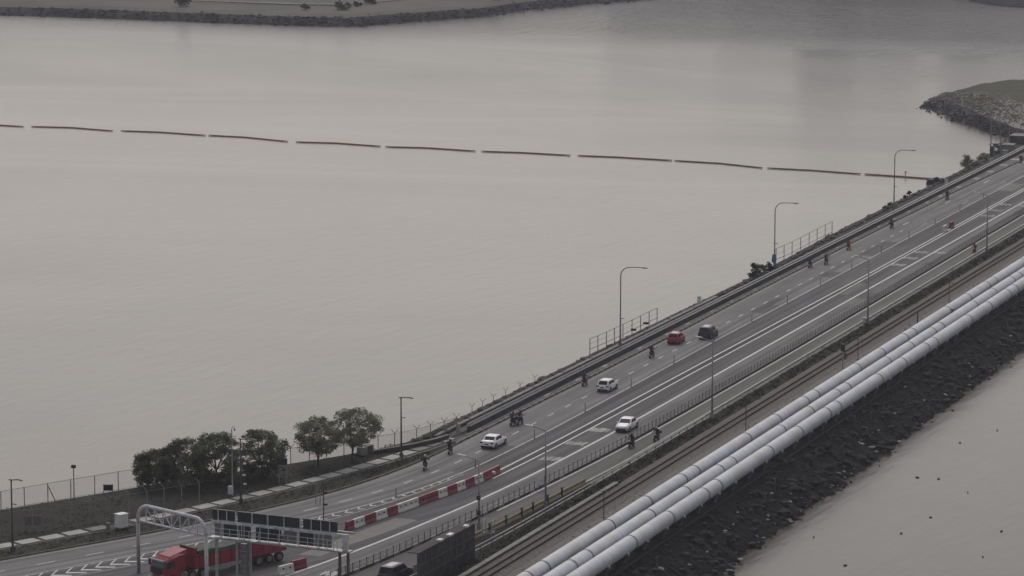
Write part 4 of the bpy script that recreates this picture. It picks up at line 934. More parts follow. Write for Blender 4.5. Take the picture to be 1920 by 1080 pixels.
# ------------------------------------------------------------------ barriers
def barrier_mesh(m):
    mb = MB(); prof = [(-.24, 0), (.24, 0), (.24, .14), (.15, .34), (.12, .95), (-.12, .95), (-.15, .34), (-.24, .14)]
    L = .98
    rings = [[(x, y, z) for x, z in prof] for y in (-L, -L * .2, L * .2, L)]
    mb.loft(rings); return mb.mesh('body', m)
BR, BW = barrier_mesh(M['red_plastic']), barrier_mesh(M['white_plastic'])
slot_d = MB().box((0, 0, 0), (.05, .3, .16), taper=.7).mesh('grip_slot', M['steel_dark'])
rib_r = MB().box((0, 0, 0), (.06, .08, .5)).mesh('rib', M['red_plastic']); rib_w = MB().box((0, 0, 0), (.06, .08, .5)).mesh('rib', M['white_plastic'])
def barrier(loc, rz, col, label, group):
    t = thing('plastic_barrier', label, 'barrier', loc, rz, group)
    put('body', BR if col == 'R' else BW, t)
    for y in (-.45, .45): put('grip_slot', slot_d, t, loc=(.155, y, .62))
    for y in (-.85, 0, .85): put('rib', rib_r if col == 'R' else rib_w, t, loc=(.15, y, .55))
    return t
bx = [(649, 995), (662, 990.5), (682, 983.5), (703, 976), (724, 969), (744, 962), (764, 955), (783, 948), (802, 941), (820, 934.5), (837, 928.5), (855, 921.5), (871, 915.5), (888, 908.5), (904, 902), (920, 894.5), (936, 886.5)]
cols_ = 'RWRWRWWRRWRWRWRR'
words = ['at the end by the gantry', 'second', 'third', 'fourth', 'fifth', 'sixth', 'seventh', 'eighth', 'ninth', 'tenth', 'eleventh', 'twelfth', 'thirteenth', 'fourteenth', 'fifteenth', 'last, where the white line starts']
for i, c in enumerate(cols_):
    a, b = at(*bx[i]), at(*bx[i + 1]); p = (a + b) / 2; d = b - a
    o = barrier(p, math.atan2(-d.x, d.y), c, '%s plastic road barrier, %s in the row counted from the gantry end' % ('red' if c == 'R' else 'white', words[i]) if 0 < i < 15 else '%s plastic road barrier %s' % ('red', words[i]), 'red and white barriers dividing the carriageways')
    o.scale = (1, d.length / 1.98, 1)
for c, px, py, lb in (('W', 536, 1076, 'white plastic road barrier on its own pair behind the red truck'), ('R', 560, 1066, 'red plastic road barrier paired with the white one behind the truck')):
    barrier(at(px, py), R(-22), c, lb, 'pair of barriers behind the truck')
for c, px, py, lb in (('W', 1771, 434, 'white plastic barrier of the pair far along the double line'), ('R', 1784, 427, 'faded red plastic barrier of the pair far along the double line')):
    o = barrier(at(px, py), 0, c, lb, 'pair of barriers far along the road'); [recolour(ch, M['red_faded']) for ch in o.children if c == 'R' and not ch.name.startswith('grip')]; o.scale = (1.2, 1.0, 1.1)
t = thing('warning_lamp', 'small white warning lamp on the barriers where the white line starts', 'lamp', at(926, 890, .95)); MB().tube([(0, 0, -.3), (0, 0, .12)], .05, 6).build('stem', M['steel_dark'], t); MB().tube([(-.16, 0, .25), (.16, 0, .25)], .16, 10).build('lens', M['white'], t)

# ------------------------------------------------------------------ gantries
def arch_gantry():
    Z = 7.0; a = at(258, 945, Z); b = at(386, 975, Z); d = b - a; ln = Vector((d.x, d.y)).length; rz = math.atan2(d.y, d.x)
    t = thing('arch_gantry', 'pale tubular arch gantry with a trussed beam over the carriageway', 'gantry', (a.x, a.y, 0), rz)
    r = 1.55
    for x, sg in ((0, 1), (ln, -1)): MB().tube([(x, 0, -.3), (x, 0, Z - r)], .19, 12).build('leg', M['steel_white'] if x else M['steel'], t, smooth=True)
    arc = [(0, 0, Z - r)] + [(r - r * math.cos(q), 0, Z - r + r * math.sin(q)) for q in [R(15 * i) for i in range(1, 7)]]
    arc += [(ln - x, 0, z) for x, _, z in arc[::-1]]
    MB().tube(arc, .19, 12).build('top_chord', M['steel_white'], t, smooth=True)
    zb = Z - r - .1; MB().tube([(0, 0, zb), (ln, 0, zb)], .11, 10).build('bottom_chord', M['steel_white'], t, smooth=True)
    n = 8
    for i in range(1, n): x = ln * i / n; MB().tube([(x, 0, zb), (x, 0, Z - .1)], .065, 6).build('strut', M['steel_white'], t)
    for i in range(1, n - 1):
        x0, x1 = ln * i / n, ln * (i + 1) / n
        MB().tube([(x0, 0, Z - .1), (x1, 0, zb)] if i < n / 2 else [(x0, 0, zb), (x1, 0, Z - .1)], .055, 6).build('brace', M['steel_white'], t)
arch_gantry()
def sign_gantry():
    Z = 6.0; a = at(401, 1003, Z); b = at(657, 1031, Z); d = b - a; ln = Vector((d.x, d.y)).length; rz = math.atan2(d.y, d.x)
    t = thing('sign_gantry', 'long white steel gantry carrying two rows of dark lane sign panels', 'gantry', (a.x, a.y, 0), rz)
    H = 1.45          # bottom deck to main beam
    S = M['steel_white']
    MB().box((ln / 2, -.35, H + Z), (ln, .22, .24)).build('main_beam', S, t)
    MB().box((ln / 2, .8, H + Z), (ln, .2, .2)).build('rear_beam', M['steel'], t)
    MB().box((ln / 2, -.3, Z - .12), (ln + .4, .95, .14)).build('catwalk', M['steel'], t)
    for z in (.45, .9): MB().box((ln / 2, -.68, Z + z), (ln, .05, .05)).build('handrail', S, t)
    n = 14
    for i in range(n + 1): MB().box((ln * i / n, -.68, Z + .42), (.05, .05, .95)).build('stanchion', S, t)
    for i in (1, 3.1, 3.35, 5, 7, 9, 11, 12.5, 13.6): MB().box((ln * i / n, -.40, Z + .7), (.07, .07, 1.6)).build('upright', S, t)
    # panels: lower row (some bays closed with grey louvres) and upper row
    for x0, x1, k in ((.085, .185, 'P'), (.195, .285, 'P'), (.325, .41, 'P'), (.42, .51, 'P'), (.53, .62, 'G'), (.645, .745, 'P'), (.755, .81, 'G'), (.82, .875, 'G'), (.02, .075, 'G')):
        MB().box((ln * (x0 + x1) / 2, -.3, Z + .72), (ln * (x1 - x0), .12, 1.3)).build('lower_panel' if k == 'P' else 'louvre_panel', M['panel'] if k == 'P' else M['panel_grey'], t)
    for x0, x1 in ((.0, .035), (.045, .10), (.108, .16), (.185, .285), (.297, .40), (.412, .52), (.53, .635), (.665, .72), (.728, .79), (.797, .855), (.862, .91)):
        p = MB().box((ln * (x0 + x1) / 2, -.1, Z + H + .68), (ln * (x1 - x0), .16, .98)).build('lane_sign', M['panel'], t)
        MB().box((ln * (x0 + x1) / 2, -.13, Z + H + 1.18), (ln * (x1 - x0) + .04, .24, .04)).build('visor', M['pole_dark'], p)
    for x in (.04, .104, .17, .29, .405, .525, .645, .724, .794, .858): MB().box((ln * x, -.14, Z + H + .55), (.09, .1, 1.25)).build('mullion', S, t)
    for x in (.23, .35, .46, .57): MB().box((ln * x, -.75, Z + H + .1), (.5, .5, .08)).build('lamp_arm', S, t)
    for x, y in ((.015, .1), (.18, -.2), (.25, .5), (.92, .1), (.99, -.2)): MB().box((ln * x, y, Z / 2 - .2), (.22, .22, Z - .1)).build('leg', M['steel'] if x < .5 else M['pole_dark'], t)
    MB().box((ln * .215, .25, Z / 2), (.62, .5, Z - 1.2)).build('ladder_shaft', M['panel_grey'], t)
    for i in range(9): MB().box((ln * .215, -.02, 1.2 + i * .5), (.66, .05, .05)).build('rung', M['steel'], t)
    MB().box((ln * .975, -.3, Z + .75), (.5, .4, 1.5)).build('equipment_cabinet', S, t)
sign_gantry()

# ------------------------------------------------------------------ vehicles
def wheel(parent, x, y, r, w, side):
    mb = MB(); mb.tube([(x - w / 2, y, r), (x + w / 2, y, r)], r, 18); tw = mb.build('wheel', M['tyre'], parent, smooth=False)
    MB().tube([(x + side * (w / 2 - .02), y, r), (x + side * (w / 2 + .012), y, r)], r * .62, 12).build('rim', M['rim'], tw)
def inset(q, s0, s1, t0, t1, off):
    a, b, c, d = [Vector(p) for p in q]       # a-b bottom edge, d-c top edge
    n = (b - a).cross(d - a).normalized()
    P = lambda s, t_: a.lerp(b, s).lerp(d.lerp(c, s), t_) + n * off
    return P(s0, t0), P(s1, t0), P(s1, t1), P(s0, t1)
def panel(name, q, m, parent, th=.02):
    q = [Vector(p) for p in q]; n = (q[1] - q[0]).cross(q[3] - q[0]).normalized() * th
    return MB().loft([[p - n for p in q], q]).build(name, m, parent)
def car(name, label, loc, rz, paint, kind='sedan', group=None, dark_roof=False):
    t = thing(name, label, 'car', loc, rz, group)
    D = dict(sedan=dict(L=4.6, W=1.8, H=1.46, belt=.93, hood=.90, deck=.98, yb=(-1.72, 1.08), yr=(-.92, .12)),
             hatch=dict(L=4.0, W=1.72, H=1.52, belt=.96, hood=.95, deck=1.0, yb=(-1.93, 1.05), yr=(-1.5, .2)),
             mpv=dict(L=4.6, W=1.82, H=1.70, belt=1.03, hood=1.0, deck=1.05, yb=(-2.22, 1.2), yr=(-1.92, .4)))[kind]
    L, W, H = D['L'], D['W'], D['H']; hl = L / 2; hw = W / 2; bz = D['belt']
    st = [(-hl, .45, .78, .80), (-hl + .06, .28, D['deck'] - .06, .90), (-hl + .35, .22, D['deck'], .97), (D['yb'][0] + .25, .2, max(D['deck'], bz), 1.0), (-.3, .2, bz + .02, 1.0), (D['yb'][1] - .25, .2, bz + .02, 1.0), (D['yb'][1] + .15, .2, D['hood'] + .03, .99), (hl - .55, .22, D['hood'] - .07, .95), (hl - .18, .26, D['hood'] - .18, .87), (hl, .42, D['hood'] - .36, .72)]
    rings = []
    for y, zl, zb, k in st:
        h = hw * k; half = [(h * .86, zl), (h * .985, zl + .12), (h, (zl + zb) / 2 + .02), (h * .975, zb - .14), (h * .90, zb - .02), (h * .55, zb + .02)]
        rings.append([(x, y, z) for x, z in half] + [(-x, y, z) for x, z in half[::-1]])
    MB().loft(rings).build('body', paint, t, smooth=True)
    # cabin
    (y0, y1), (r0, r1) = D['yb'], D['yr']; wb, wm, wr = hw * .90, hw * .80, hw * .70; zb0 = bz - .05
    def ring(ya, yb_, w, z): c = .1; return [(-w, ya + c, z), (-w + c, ya, z), (w - c, ya, z), (w, ya + c, z), (w, yb_ - c, z), (w - c, yb_, z), (-w + c, yb_, z), (-w, yb_ - c, z)]
    MB().loft([ring(y0, y1, wb, zb0), ring(y0 + (r0 - y0) * .8, y1 + (r1 - y1) * .8, wm, zb0 + (H - zb0) * .82), ring(r0, r1, wr, H - .035), ring(r0 + .25, r1 - .25, wr - .2, H)]).build('cabin', paint, t, smooth=False)
    zt = zb0 + (H - zb0) * .82; ya, yb_ = y0 + (r0 - y0) * .8, y1 + (r1 - y1) * .8; e = .012; G_ = M['glass']
    panel('windscreen', inset([(wb - .1, y1, zb0), (-wb + .1, y1, zb0), (-wm + .1, yb_, zt), (wm - .1, yb_, zt)], .03, .97, .12, .97, e), G_, t)
    panel('rear_window', inset([(-wb + .1, y0, zb0), (wb - .1, y0, zb0), (wm - .1, ya, zt), (-wm + .1, ya, zt)], .05, .95, .16, .95, e), G_, t)
    for sd in (1, -1):
        q = [(wb, y0 + .1, zb0), (wb, y1 - .1, zb0), (wm, yb_ - .1, zt), (wm, ya + .1, zt)]
        if sd < 0: q = [(-x, y, z) for x, y, z in (q[1], q[0], q[3], q[2])]
        for s0, s1 in ((.06, .48), (.52, .93)): panel('side_window', inset(q, s0, s1, .16, .95, e), G_, t)
        for y in (-hl + .82, hl - .85): 
            MB().tube([(sd * (hw - .1), y, .33), (sd * (hw + .006), y, .33)], .37, 16).build('wheel_arch', M['black'], t)
            wheel(t, sd * (hw - .085), y, .315, .2, sd)
        MB().box((sd * hw * .74, -hl + .045, .80), (.34, .1, .17)).build('tail_light', M['tail'], t)
        MB().box((sd * hw * .68, hl - .11, .62 if kind != 'mpv' else .7), (.36, .16, .14)).build('headlight', M['headlamp'], t)
        MB().box((sd * (hw + .07), y1 - .35, bz + .05), (.16, .1, .12)).build('door_mirror', paint, t)
        MB().box((sd * (hw + .004), .0, bz - .2), (.012, .18, .03)).build('door_handle', M['steel_dark'], t)
    MB().box((0, -hl - .005, .62), (.5, .03, .13)).build('number_plate', M['plate'], t)
    MB().box((0, -hl + .05, .36), (W * .82, .12, .14)).build('rear_bumper_trim', M['black'], t)
    MB().box((0, hl - .03, .45), (W * .6, .1, .18)).build('grille', M['black'], t)
    MB().box((0, hl - .06, .27), (W * .78, .16, .1)).build('front_spoiler', M['black'], t)
    MB().box((0, 0, .2), (W * .84, L * .82, .12)).build('underbody', M['black'], t)
    if kind == 'sedan': MB().box((0, -hl + .1, D['deck'] - .2), (W * .5, .03, .1)).build('boot_recess', M['black'], t)
    if kind != 'sedan': MB().box((0, r0 - .05, H - .03), (wr * 1.7, .2, .04)).build('roof_spoiler', paint, t)
    if dark_roof: MB().box((0, (r0 + r1) / 2, H + .006), (wr * 1.3, (r1 - r0) * .7, .02)).build('roof_panel', M['steel_white'], t)
    return t
def on(px, py): p = at(px, py); p.z = .006; return p
p = on(926, 836); car('sedan', 'white sedan driving away in the lane beside the dashed line', p, LD.dir(p.y), M['car_white'])
p = on(1139, 731); car('hatchback', 'small white hatchback driving away behind a delineator post', p, 0, M['car_white'], 'hatch')
p = on(1268, 642); car('hatchback', 'red hatchback with pale roof driving away near the kerb', p, R(4), M['car_red'], 'hatch', dark_roof=True)
p = on(1328, 632); car('people_carrier', 'dark blue people carrier beside the red hatchback', p, R(2), M['car_navy'], 'mpv', dark_roof=True)
p = on(1175, 805); car('sedan', 'white sedan coming on past the lane lettering beside the low fence', p, R(182), M['car_silver'])

p = on(742, 1086); car('van', 'dark van at the end of the dark screen wall beside the low fence', p, FEN.dir(-85), M['car_navy'], 'mpv', dark_roof=True)
def truck():
    a = at(525, 1053); a.z = .006
    dv_ = Vector((L3(-92) - L3(-72), -20, 0)).normalized(); rz = math.atan2(-dv_.x, dv_.y)
    # local +Y forward, right-hand side (+X) away from or toward camera according to heading
    side = Vector((dv_.y, -dv_.x, 0))
    base = a + dv_ * 1.4 - side * (1.25 if (CAM - a).dot(side) > 0 else -1.25)
    t = thing('tipper_truck', 'red articulated truck with long tarpaulin-covered trailer passing under the gantries', 'truck', base, rz)
    T = M['truck_red']
    # trailer from y=-2 to 9.6
    MB().box((0, 3.6, 1.72), (2.45, 11.6, 1.3)).build('trailer_body', T, t)
    for i in range(9): MB().box((0, -1.9 + i * 1.37, 1.72), (2.49, .07, 1.26)).build('rib', M['truck_red_dark'], t)
    MB().box((0, 3.6, 2.40), (2.54, 11.7, .1)).build('top_rail', M['truck_red_dark'], t)
    mb = MB(); rings = []
    for i in range(13):
        y = -2.1 + i * .93; k = .26 + .1 * math.sin(i * 1.3) + .015 * i
        rings.append([(-1.2, y, 2.44), (-1.0, y, 2.48 + k * .7), (0, y, 2.48 + k), (1.0, y, 2.48 + k * .7), (1.2, y, 2.44)])
    mb.loft(rings); mb.build('tarpaulin', M['tarp'], t)
    MB().box((0, 9.5, 2.1), (2.5, .16, 2.1)).build('headboard', T, t); MB().box((0, 9.52, 3.18), (2.55, .22, .1)).build('headboard_rail', M['black'], t)
    MB().box((0, -2.25, 1.7), (2.4, .1, 1.25)).build('tailgate', M['truck_red_dark'], t)
    MB().box((0, 4.5, .98), (1.1, 13.4, .3)).build('chassis', M['black'], t)
    for sd in (1, -1):
        for y in (-1.4, -.05, 1.3, 2.65, 8.6, 9.95, 12.5): wheel(t, sd * 1.05, y, .52, .34, sd)
        MB().box((sd * 1.15, 6.0, .85), (.1, 3.2, .5)).build('side_guard', M['steel'], t)
        MB().box((sd * 1.05, 11.1, .75), (.5, .9, .55)).build('fuel_tank', M['rim'], t)
    # cab
    cab = []
    for y, z1, w in ((10.9, 2.95, 1.2), (11.6, 2.95, 1.22), (12.6, 2.72, 1.22), (13.2, 2.4, 1.2), (13.45, 1.7, 1.18), (13.5, .5, 1.12)):
        cab.append([(-w, y, .55 if y < 13.45 else .5), (w, y, .55 if y < 13.45 else .5), (w, y, z1 - .15), (w - .25, y, z1), (-w + .25, y, z1), (-w, y, z1 - .15)])
    MB().loft(cab).build('cab', T, t)
    MB().loft([[(-1.1, 10.5, 2.9), (1.1, 10.5, 2.9), (.95, 10.5, 3.25), (-.95, 10.5, 3.25)], [(-1.0, 12.7, 2.6), (1.0, 12.7, 2.6), (.85, 12.6, 2.78), (-.85, 12.6, 2.78)]]).build('roof_fairing', T, t)
    panel('windscreen', [(1.05, 13.48, 1.72), (-1.05, 13.48, 1.72), (-1.0, 13.22, 2.42), (1.0, 13.22, 2.42)], M['glass'], t, .03)
    for sd in (1, -1):
        MB().box((sd * 1.215, 12.6, 2.05), (.03, .9, .55)).build('side_window', M['glass'], t)
        MB().box((sd * 1.42, 13.3, 2.1), (.14, .2, .62)).build('mirror', M['black'], t); MB().box((sd * .85, 13.53, .95), (.36, .08, .22)).build('headlight', M['headlamp'], t)
    MB().box((0, 13.5, 2.5), (2.2, .3, .1)).build('sun_visor', M['concrete_pale'], t)
    MB().box((0, 13.52, 1.4), (1.5, .08, .6)).build('grille', M['black'], t); MB().box((0, 13.56, .62), (2.3, .16, .3)).build('bumper', M['steel_white'], t)
    return t
truck()

# ------------------------------------------------------------------ motorcycles and riders
def moto_proto():
    t = bpy.data.objects.new('motorcycle', None); COL.objects.link(t); t.empty_display_size = .2
    for y in (-.62, .64):
        w = MB().tube([(-.055, y, .29), (.055, y, .29)], .29, 16).build('wheel', M['tyre'], t); MB().tube([(-.06, y, .29), (.06, y, .29)], .19, 12).build('rim', M['rim'], w)
    def sec(y, hw, z0, z1): return [(-hw * .7, y, z0), (hw * .7, y, z0), (hw, y, (z0 + z1) / 2), (hw * .6, y, z1), (-hw * .6, y, z1), (-hw, y, (z0 + z1) / 2)]
    MB().loft([sec(-.82, .07, .62, .72), sec(-.55, .13, .5, .74), sec(-.2, .15, .33, .72), (sec(.1, .14, .3, .74)), sec(.35, .15, .34, .86), sec(.52, .11, .5, .95), sec(.62, .05, .7, .9)]).build('body', M['bike_black'], t, smooth=True)
    MB().loft([sec(-.72, .10, .72, .78), sec(-.35, .14, .71, .79), sec(.02, .1, .70, .76)]).build('seat', M['cloth_black'], t)
    MB().tube([(0, .62, .3), (0, .48, .95)], [.045, .05], 7).build('fork', M['steel_dark'], t)
    hb = MB().tube([(-.36, .36, 1.02), (-.14, .46, 1.0), (.14, .46, 1.0), (.36, .36, 1.02)], .022, 6).build('handlebar', M['steel_dark'], t)
    for s in (-1, 1): MB().tube([(s * .27, .42, 1.02), (s * .34, .46, 1.2)], .012, 5).box((s * .36, .46, 1.22), (.13, .03, .08)).build('mirror', M['black'], hb)
    MB().box((0, .63, .86), (.17, .1, .16)).build('headlight', M['headlamp'], t); MB().box((0, -.86, .68), (.14, .06, .08)).build('tail_light', M['tail'], t)
    MB().tube([(.15, .0, .28), (.17, -.75, .38)], [.04, .06], 8).build('exhaust', M['rim'], t)
    MB().box((0, .66, .6), (.13, .42, .05)).build('mudguard', M['bike_black'], t)
    MB().box((0, -.92, .5), (.16, .03, .14)).build('number_plate', M['white'], t)
    return t
def rider_mesh(lean=.06, wide=0.0):
    J = dict(pel=(0, -.28, .90, .155, .12), waist=(0, -.25 + lean * .4, 1.08, .15, .115), chest=(0, -.2 + lean, 1.28, .185, .125), neck=(0, -.15 + lean * 1.3, 1.45, .06, .06), head=(0, -.11 + lean * 1.4, 1.55, .07, .08))
    for s, n in ((1, 'r'), (-1, 'l')):
        J['sh' + n] = (s * .20, -.19 + lean, 1.36, .075, .075); J['el' + n] = (s * (.34 + wide), .03, 1.14 + wide * .3, .052, .052); J['wr' + n] = (s * .345, .28, 1.06, .036, .036); J['ha' + n] = (s * .34, .35, 1.045, .038, .03)
        J['hp' + n] = (s * .11, -.26, .86, .105, .10); J['kn' + n] = (s * .2, .16, .72, .07, .07); J['an' + n] = (s * .19, -.02, .36, .048, .048); J['to' + n] = (s * .2, .16, .30, .045, .035)
    E = [('pel', 'waist'), ('waist', 'chest'), ('chest', 'neck'), ('neck', 'head')]
    for n in 'rl': E += [('chest', 'sh' + n), ('sh' + n, 'el' + n), ('el' + n, 'wr' + n), ('wr' + n, 'ha' + n), ('pel', 'hp' + n), ('hp' + n, 'kn' + n), ('kn' + n, 'an' + n), ('an' + n, 'to' + n)]
    names = list(J); me = bpy.data.meshes.new('skel'); me.from_pydata([J[k][:3] for k in names], [(names.index(a), names.index(b)) for a, b in E], [])
    o = bpy.data.objects.new('skel', me); COL.objects.link(o); md = o.modifiers.new('s', 'SKIN'); md.use_smooth_shade = True
    for i, k in enumerate(names):
        sv = me.skin_vertices[0].data[i]; sv.radius = tuple(q * 1.14 for q in J[k][3:5]); sv.use_root = (k == 'pel')
    sb = o.modifiers.new('b', 'SUBSURF'); sb.levels = 1; sb.render_levels = 1
    dg = bpy.context.evaluated_depsgraph_get(); dg.update(); ev = o.evaluated_get(dg); out = bpy.data.meshes.new_from_object(ev)
    bpy.data.objects.remove(o); 
    mb = MB()
    for s in (1, -1):       # fingers closed round the grips
        for k in range(4):
            x = s * (.30 + k * .024); l = (.045, .05, .05, .04)[k]; mb.tube([(x, .355, 1.055), (x, .39, 1.045), (x, .395, 1.045 - l * .6), (x, .365, 1.04 - l)], [.011, .0105, .01, .008], 5)
        mb.tube([(s * .29, .33, 1.04), (s * .275, .36, 1.02), (s * .285, .385, 1.01)], [.013, .011, .009], 5)
    bm = bmesh.new(); bm.from_mesh(out); tmp = mb.mesh('f', None); bm.from_mesh(tmp); bm.to_mesh(out); bm.free()
    out.name = 'body'; out.materials.clear(); out.materials.append(M['cloth_black']); out.polygons.foreach_set('use_smooth', [True] * len(out.polygons)); return out
def helmet_mesh(lean):
    bm = bmesh.new(); bmesh.ops.create_uvsphere(bm, u_segments=14, v_segments=10, radius=.145)
    for v in bm.verts:
        v.co.y *= 1.12
        if v.co.z < -.08: v.co.z = -.08 + (v.co.z + .08) * .5
        v.co += Vector((0, -.09 + lean * 1.4, 1.60))
    me = bpy.data.meshes.new('helmet'); bm.to_mesh(me); bm.free(); me.materials.append(M['helmet_black']); me.polygons.foreach_set('use_smooth', [True] * len(me.polygons)); return me
MP = moto_proto()
RM = [(rider_mesh(.06), helmet_mesh(.06)), (rider_mesh(.16), helmet_mesh(.16)), (rider_mesh(.08, .16), helmet_mesh(.08))]
visor = lambda lean: MB().loft([[(x, y - .09 + lean * 1.4, 1.60 + z) for x, y, z in ((-.1, .125, -.03), (.1, .125, -.03), (.09, .135, .06), (-.09, .135, .06))], [(x, y - .09 + lean * 1.4, 1.60 + z) for x, y, z in ((-.08, .165, -.03), (.08, .165, -.03), (.07, .16, .06), (-.07, .16, .06))]]).mesh('visor', M['glass'])
VM = [visor(.06), visor(.16), visor(.08)]
pack = MB().loft([[(-.14, -.42, 1.08), (.14, -.42, 1.08), (.14, -.3, 1.08), (-.14, -.3, 1.08)], [(-.16, -.46, 1.22), (.16, -.46, 1.22), (.16, -.28, 1.22), (-.16, -.28, 1.22)], [(-.11, -.36, 1.42), (.11, -.36, 1.42), (.11, -.24, 1.42), (-.11, -.24, 1.42)]]).mesh('backpack', M['cloth_grey'])
trunkbox = MB().box((0, -.92, .93), (.42, .36, .3), taper=.9).mesh('top_box', M['black'])
BIKES = [  # px, py, heading deg, rider variant, jacket, helmet, extra, bike paint, where
    (797, 880, 12, 2, 'cloth_black', 'helmet_white', '', 'bike_black', 'riding away beside the end of the footpath slabs'),
    (844, 850, 8, 0, 'cloth_black', 'helmet_black', 'pack', 'bike_black', 'riding away past the squat pale posts'),
    (962, 797, 0, 2, 'cloth_grey', 'helmet_black', '', 'bike_black', 'left of the pair riding away side by side'),
    (975, 795, 0, 1, 'cloth_black', 'helmet_black', 'box', 'bike_black', 'right of the pair riding away side by side'),
    (1096, 722, 0, 0, 'cloth_black', 'helmet_black', 'pack', 'bike_black', 'by the kerb near the white hatchback'),
    (1222, 670, 0, 1, 'cloth_black', 'helmet_black', '', 'bike_black', 'riding away just behind the red hatchback'),
    (1519, 501, 0, 2, 'cloth_grey', 'helmet_black', '', 'bike_black', 'arms spread, leading rider before the blue-sheeted lamp'),
    (1549, 495, 0, 0, 'cloth_navy', 'helmet_black', 'pack', 'bike_blue', 'riding away beyond the arms-spread rider'),
    (1591, 468, 0, 0, 'cloth_red', 'helmet_black', '', 'bike_red', 'in red riding away along the kerb'),
    (1672, 427, 0, 0, 'cloth_black', 'helmet_black', 'box', 'bike_black', 'near the curved lamp by the boom landing'),
    (1776, 374, 0, 1, 'cloth_black', 'helmet_black', '', 'bike_black', 'near the white block at the boom landing'),
    (1914, 306, 0, 0, 'cloth_black', 'helmet_white', '', 'bike_black', 'farthest up the road by the site cabins'),
    (1184, 839, 180, 0, 'cloth_black', 'helmet_black', '', 'bike_black', 'oncoming beside the low fence and white sedan'),
    (1231, 827, 180, 0, 'cloth_navy', 'helmet_white', 'box', 'bike_blue', 'oncoming in the motorcycle lane, white helmet'),
    (1827, 475, 180, 0, 'cloth_orange', 'helmet_black', '', 'bike_red', 'lone oncoming rider near a lamp post'),
]
jn = dict(cloth_black='black', cloth_grey='grey', cloth_navy='navy', cloth_red='red', cloth_orange='ochre')
for i, (px, py, hd, v, jk, hm, ex, bp_, where) in enumerate(BIKES):
    p = at(px, py); p.z = .004
    b = MP if i == 0 else copy_tree(MP)
    b.scale = (1.35, 1.06, 1.04); b.location = p; b.rotation_euler = (0, 0, R(hd)); b['category'] = 'motorcycle'; b['group'] = 'motorcycles on the causeway'
    b['label'] = 'motorcycle %s' % where
    for ch in b.children:
        if ch.name.startswith('body') or ch.name.startswith('mudguard'): recolour(ch, M[bp_])
    if ex == 'box': put('top_box', trunkbox, b)
    o = thing('person', 'rider in %s jacket and %s helmet %s' % (jn[jk], hm.split('_')[1], where), 'person', p, R(hd), 'riders on the motorcycles')
    bo = put('body', RM[v][0], o); recolour(bo, M[jk])
    he = put('helmet', RM[v][1], o); recolour(he, M[hm]); put('visor', VM[v], he)
    if ex == 'pack': put('backpack', pack, o)

# ------------------------------------------------------------------ floating boom
BOOM = [((-60, 232), (42, 238)), ((60, 238), (135, 240), (210, 246)), ((228, 246), (300, 248.5), (384, 254.5)), ((392, 254.5), (460, 258), (538, 266)), ((556, 267), (630, 269), (712, 275)), ((724, 276), (800, 278), (890, 284)), ((904, 284.5), (980, 287), (1068, 292)), ((1084, 292.5), (1160, 295.5), (1258, 301.5)), ((1266, 302), (1350, 307), (1428, 315.5)), ((1440, 316), (1520, 320), (1612, 327)), ((1622, 327.5), (1690, 332), (1764, 337.5))]
for i, seg in enumerate(BOOM):
    P_ = [at(x, y, ZW) for x, y in seg]; P_[-1] = P_[-1] + (P_[-1] - P_[-2]) * .02; P_[0] = P_[0] + (P_[0] - P_[1]) * .015; mid = sum(P_, Vector()) / len(P_)
    t = thing('floating_boom', ['dark floating boom section, %s counted from the open water end' % w for w in ('first', 'second', 'third', 'fourth', 'fifth', 'sixth', 'seventh', 'eighth', 'ninth', 'tenth')][i] if i < 10 else 'ochre-topped floating boom section landing at the causeway bank', 'boom', mid, 0, 'floating boom sections across the strait')
    # resample as a smooth polyline
    pts_ = []
    for a, b in zip(P_[:-1], P_[1:]):
        for k in range(8): pts_.append(a.lerp(b, k / 8) - mid)
    pts_.append(P_[-1] - mid); pts_ = [p + Vector((0, 0, .1)) for p in pts_]
    n = len(pts_); rad = [.10] * n; rad[0] = rad[-1] = .05
    MB().tube(pts_, rad, 8).build('float', M['boom'], t, smooth=True)
    MB().tube([q + Vector((0, 0, .09)) for q in pts_], .09 if i == 10 else .06, 6).build('top_strip', M['boom_orange'], t)
t = thing('boom_buoy', 'small dark marker standing on the last boom section', 'buoy', at(1698, 331, ZW)); MB().tube([(0, 0, -.2), (0, 0, 1.0)], .09, 7).build('post', M['boom'], t); MB().box((0, 0, .9), (.35, .2, .25)).build('flag', M['boom_orange'], t)
t = thing('mooring_float', 'blue mooring float moored under the bank at the boom landing', 'float', at(1752, 345, ZW)); MB().box((0, 0, .35), (3.0, 1.5, .9), taper=.9).build('hull', M['cloth_navy'], t); MB().box((0, 0, .85), (2.6, 1.1, .12)).build('deck', M['blue_sheet'], t)
# drifting bits of wood off the pipeline side
for i, (px, py, s) in enumerate([(1649, 873, .5), (1720, 895, .6), (1760, 898, .35), (1815, 923, .4), (1878, 996, .45), (1843, 1044, .35), (1745, 970, .35), (1585, 1060, .5), (1870, 807, .5), (1800, 830, .3), (1690, 1000, .3), (1526, 1007, .3)]):
    rz_ = random.uniform(0, 3); s *= .45; m1 = MB().tube([(-s, 0, 0), (-.2 * s, .1 * s, .04), (s, 0, .0)], [.05, .12 * (s + .5), .04], 6).tube([(.1 * s, 0, .03), (.5 * s, .4 * s, .1)], [.05, .02], 5)
    o = m1.build('driftwood', M['wood'], None, loc=at(px, py, ZW + .03), rz=rz_); o['label'] = 'small dark piece of driftwood floating beside the pipeline bank'; o['category'] = 'driftwood'; o['group'] = 'driftwood off the pipeline bank'

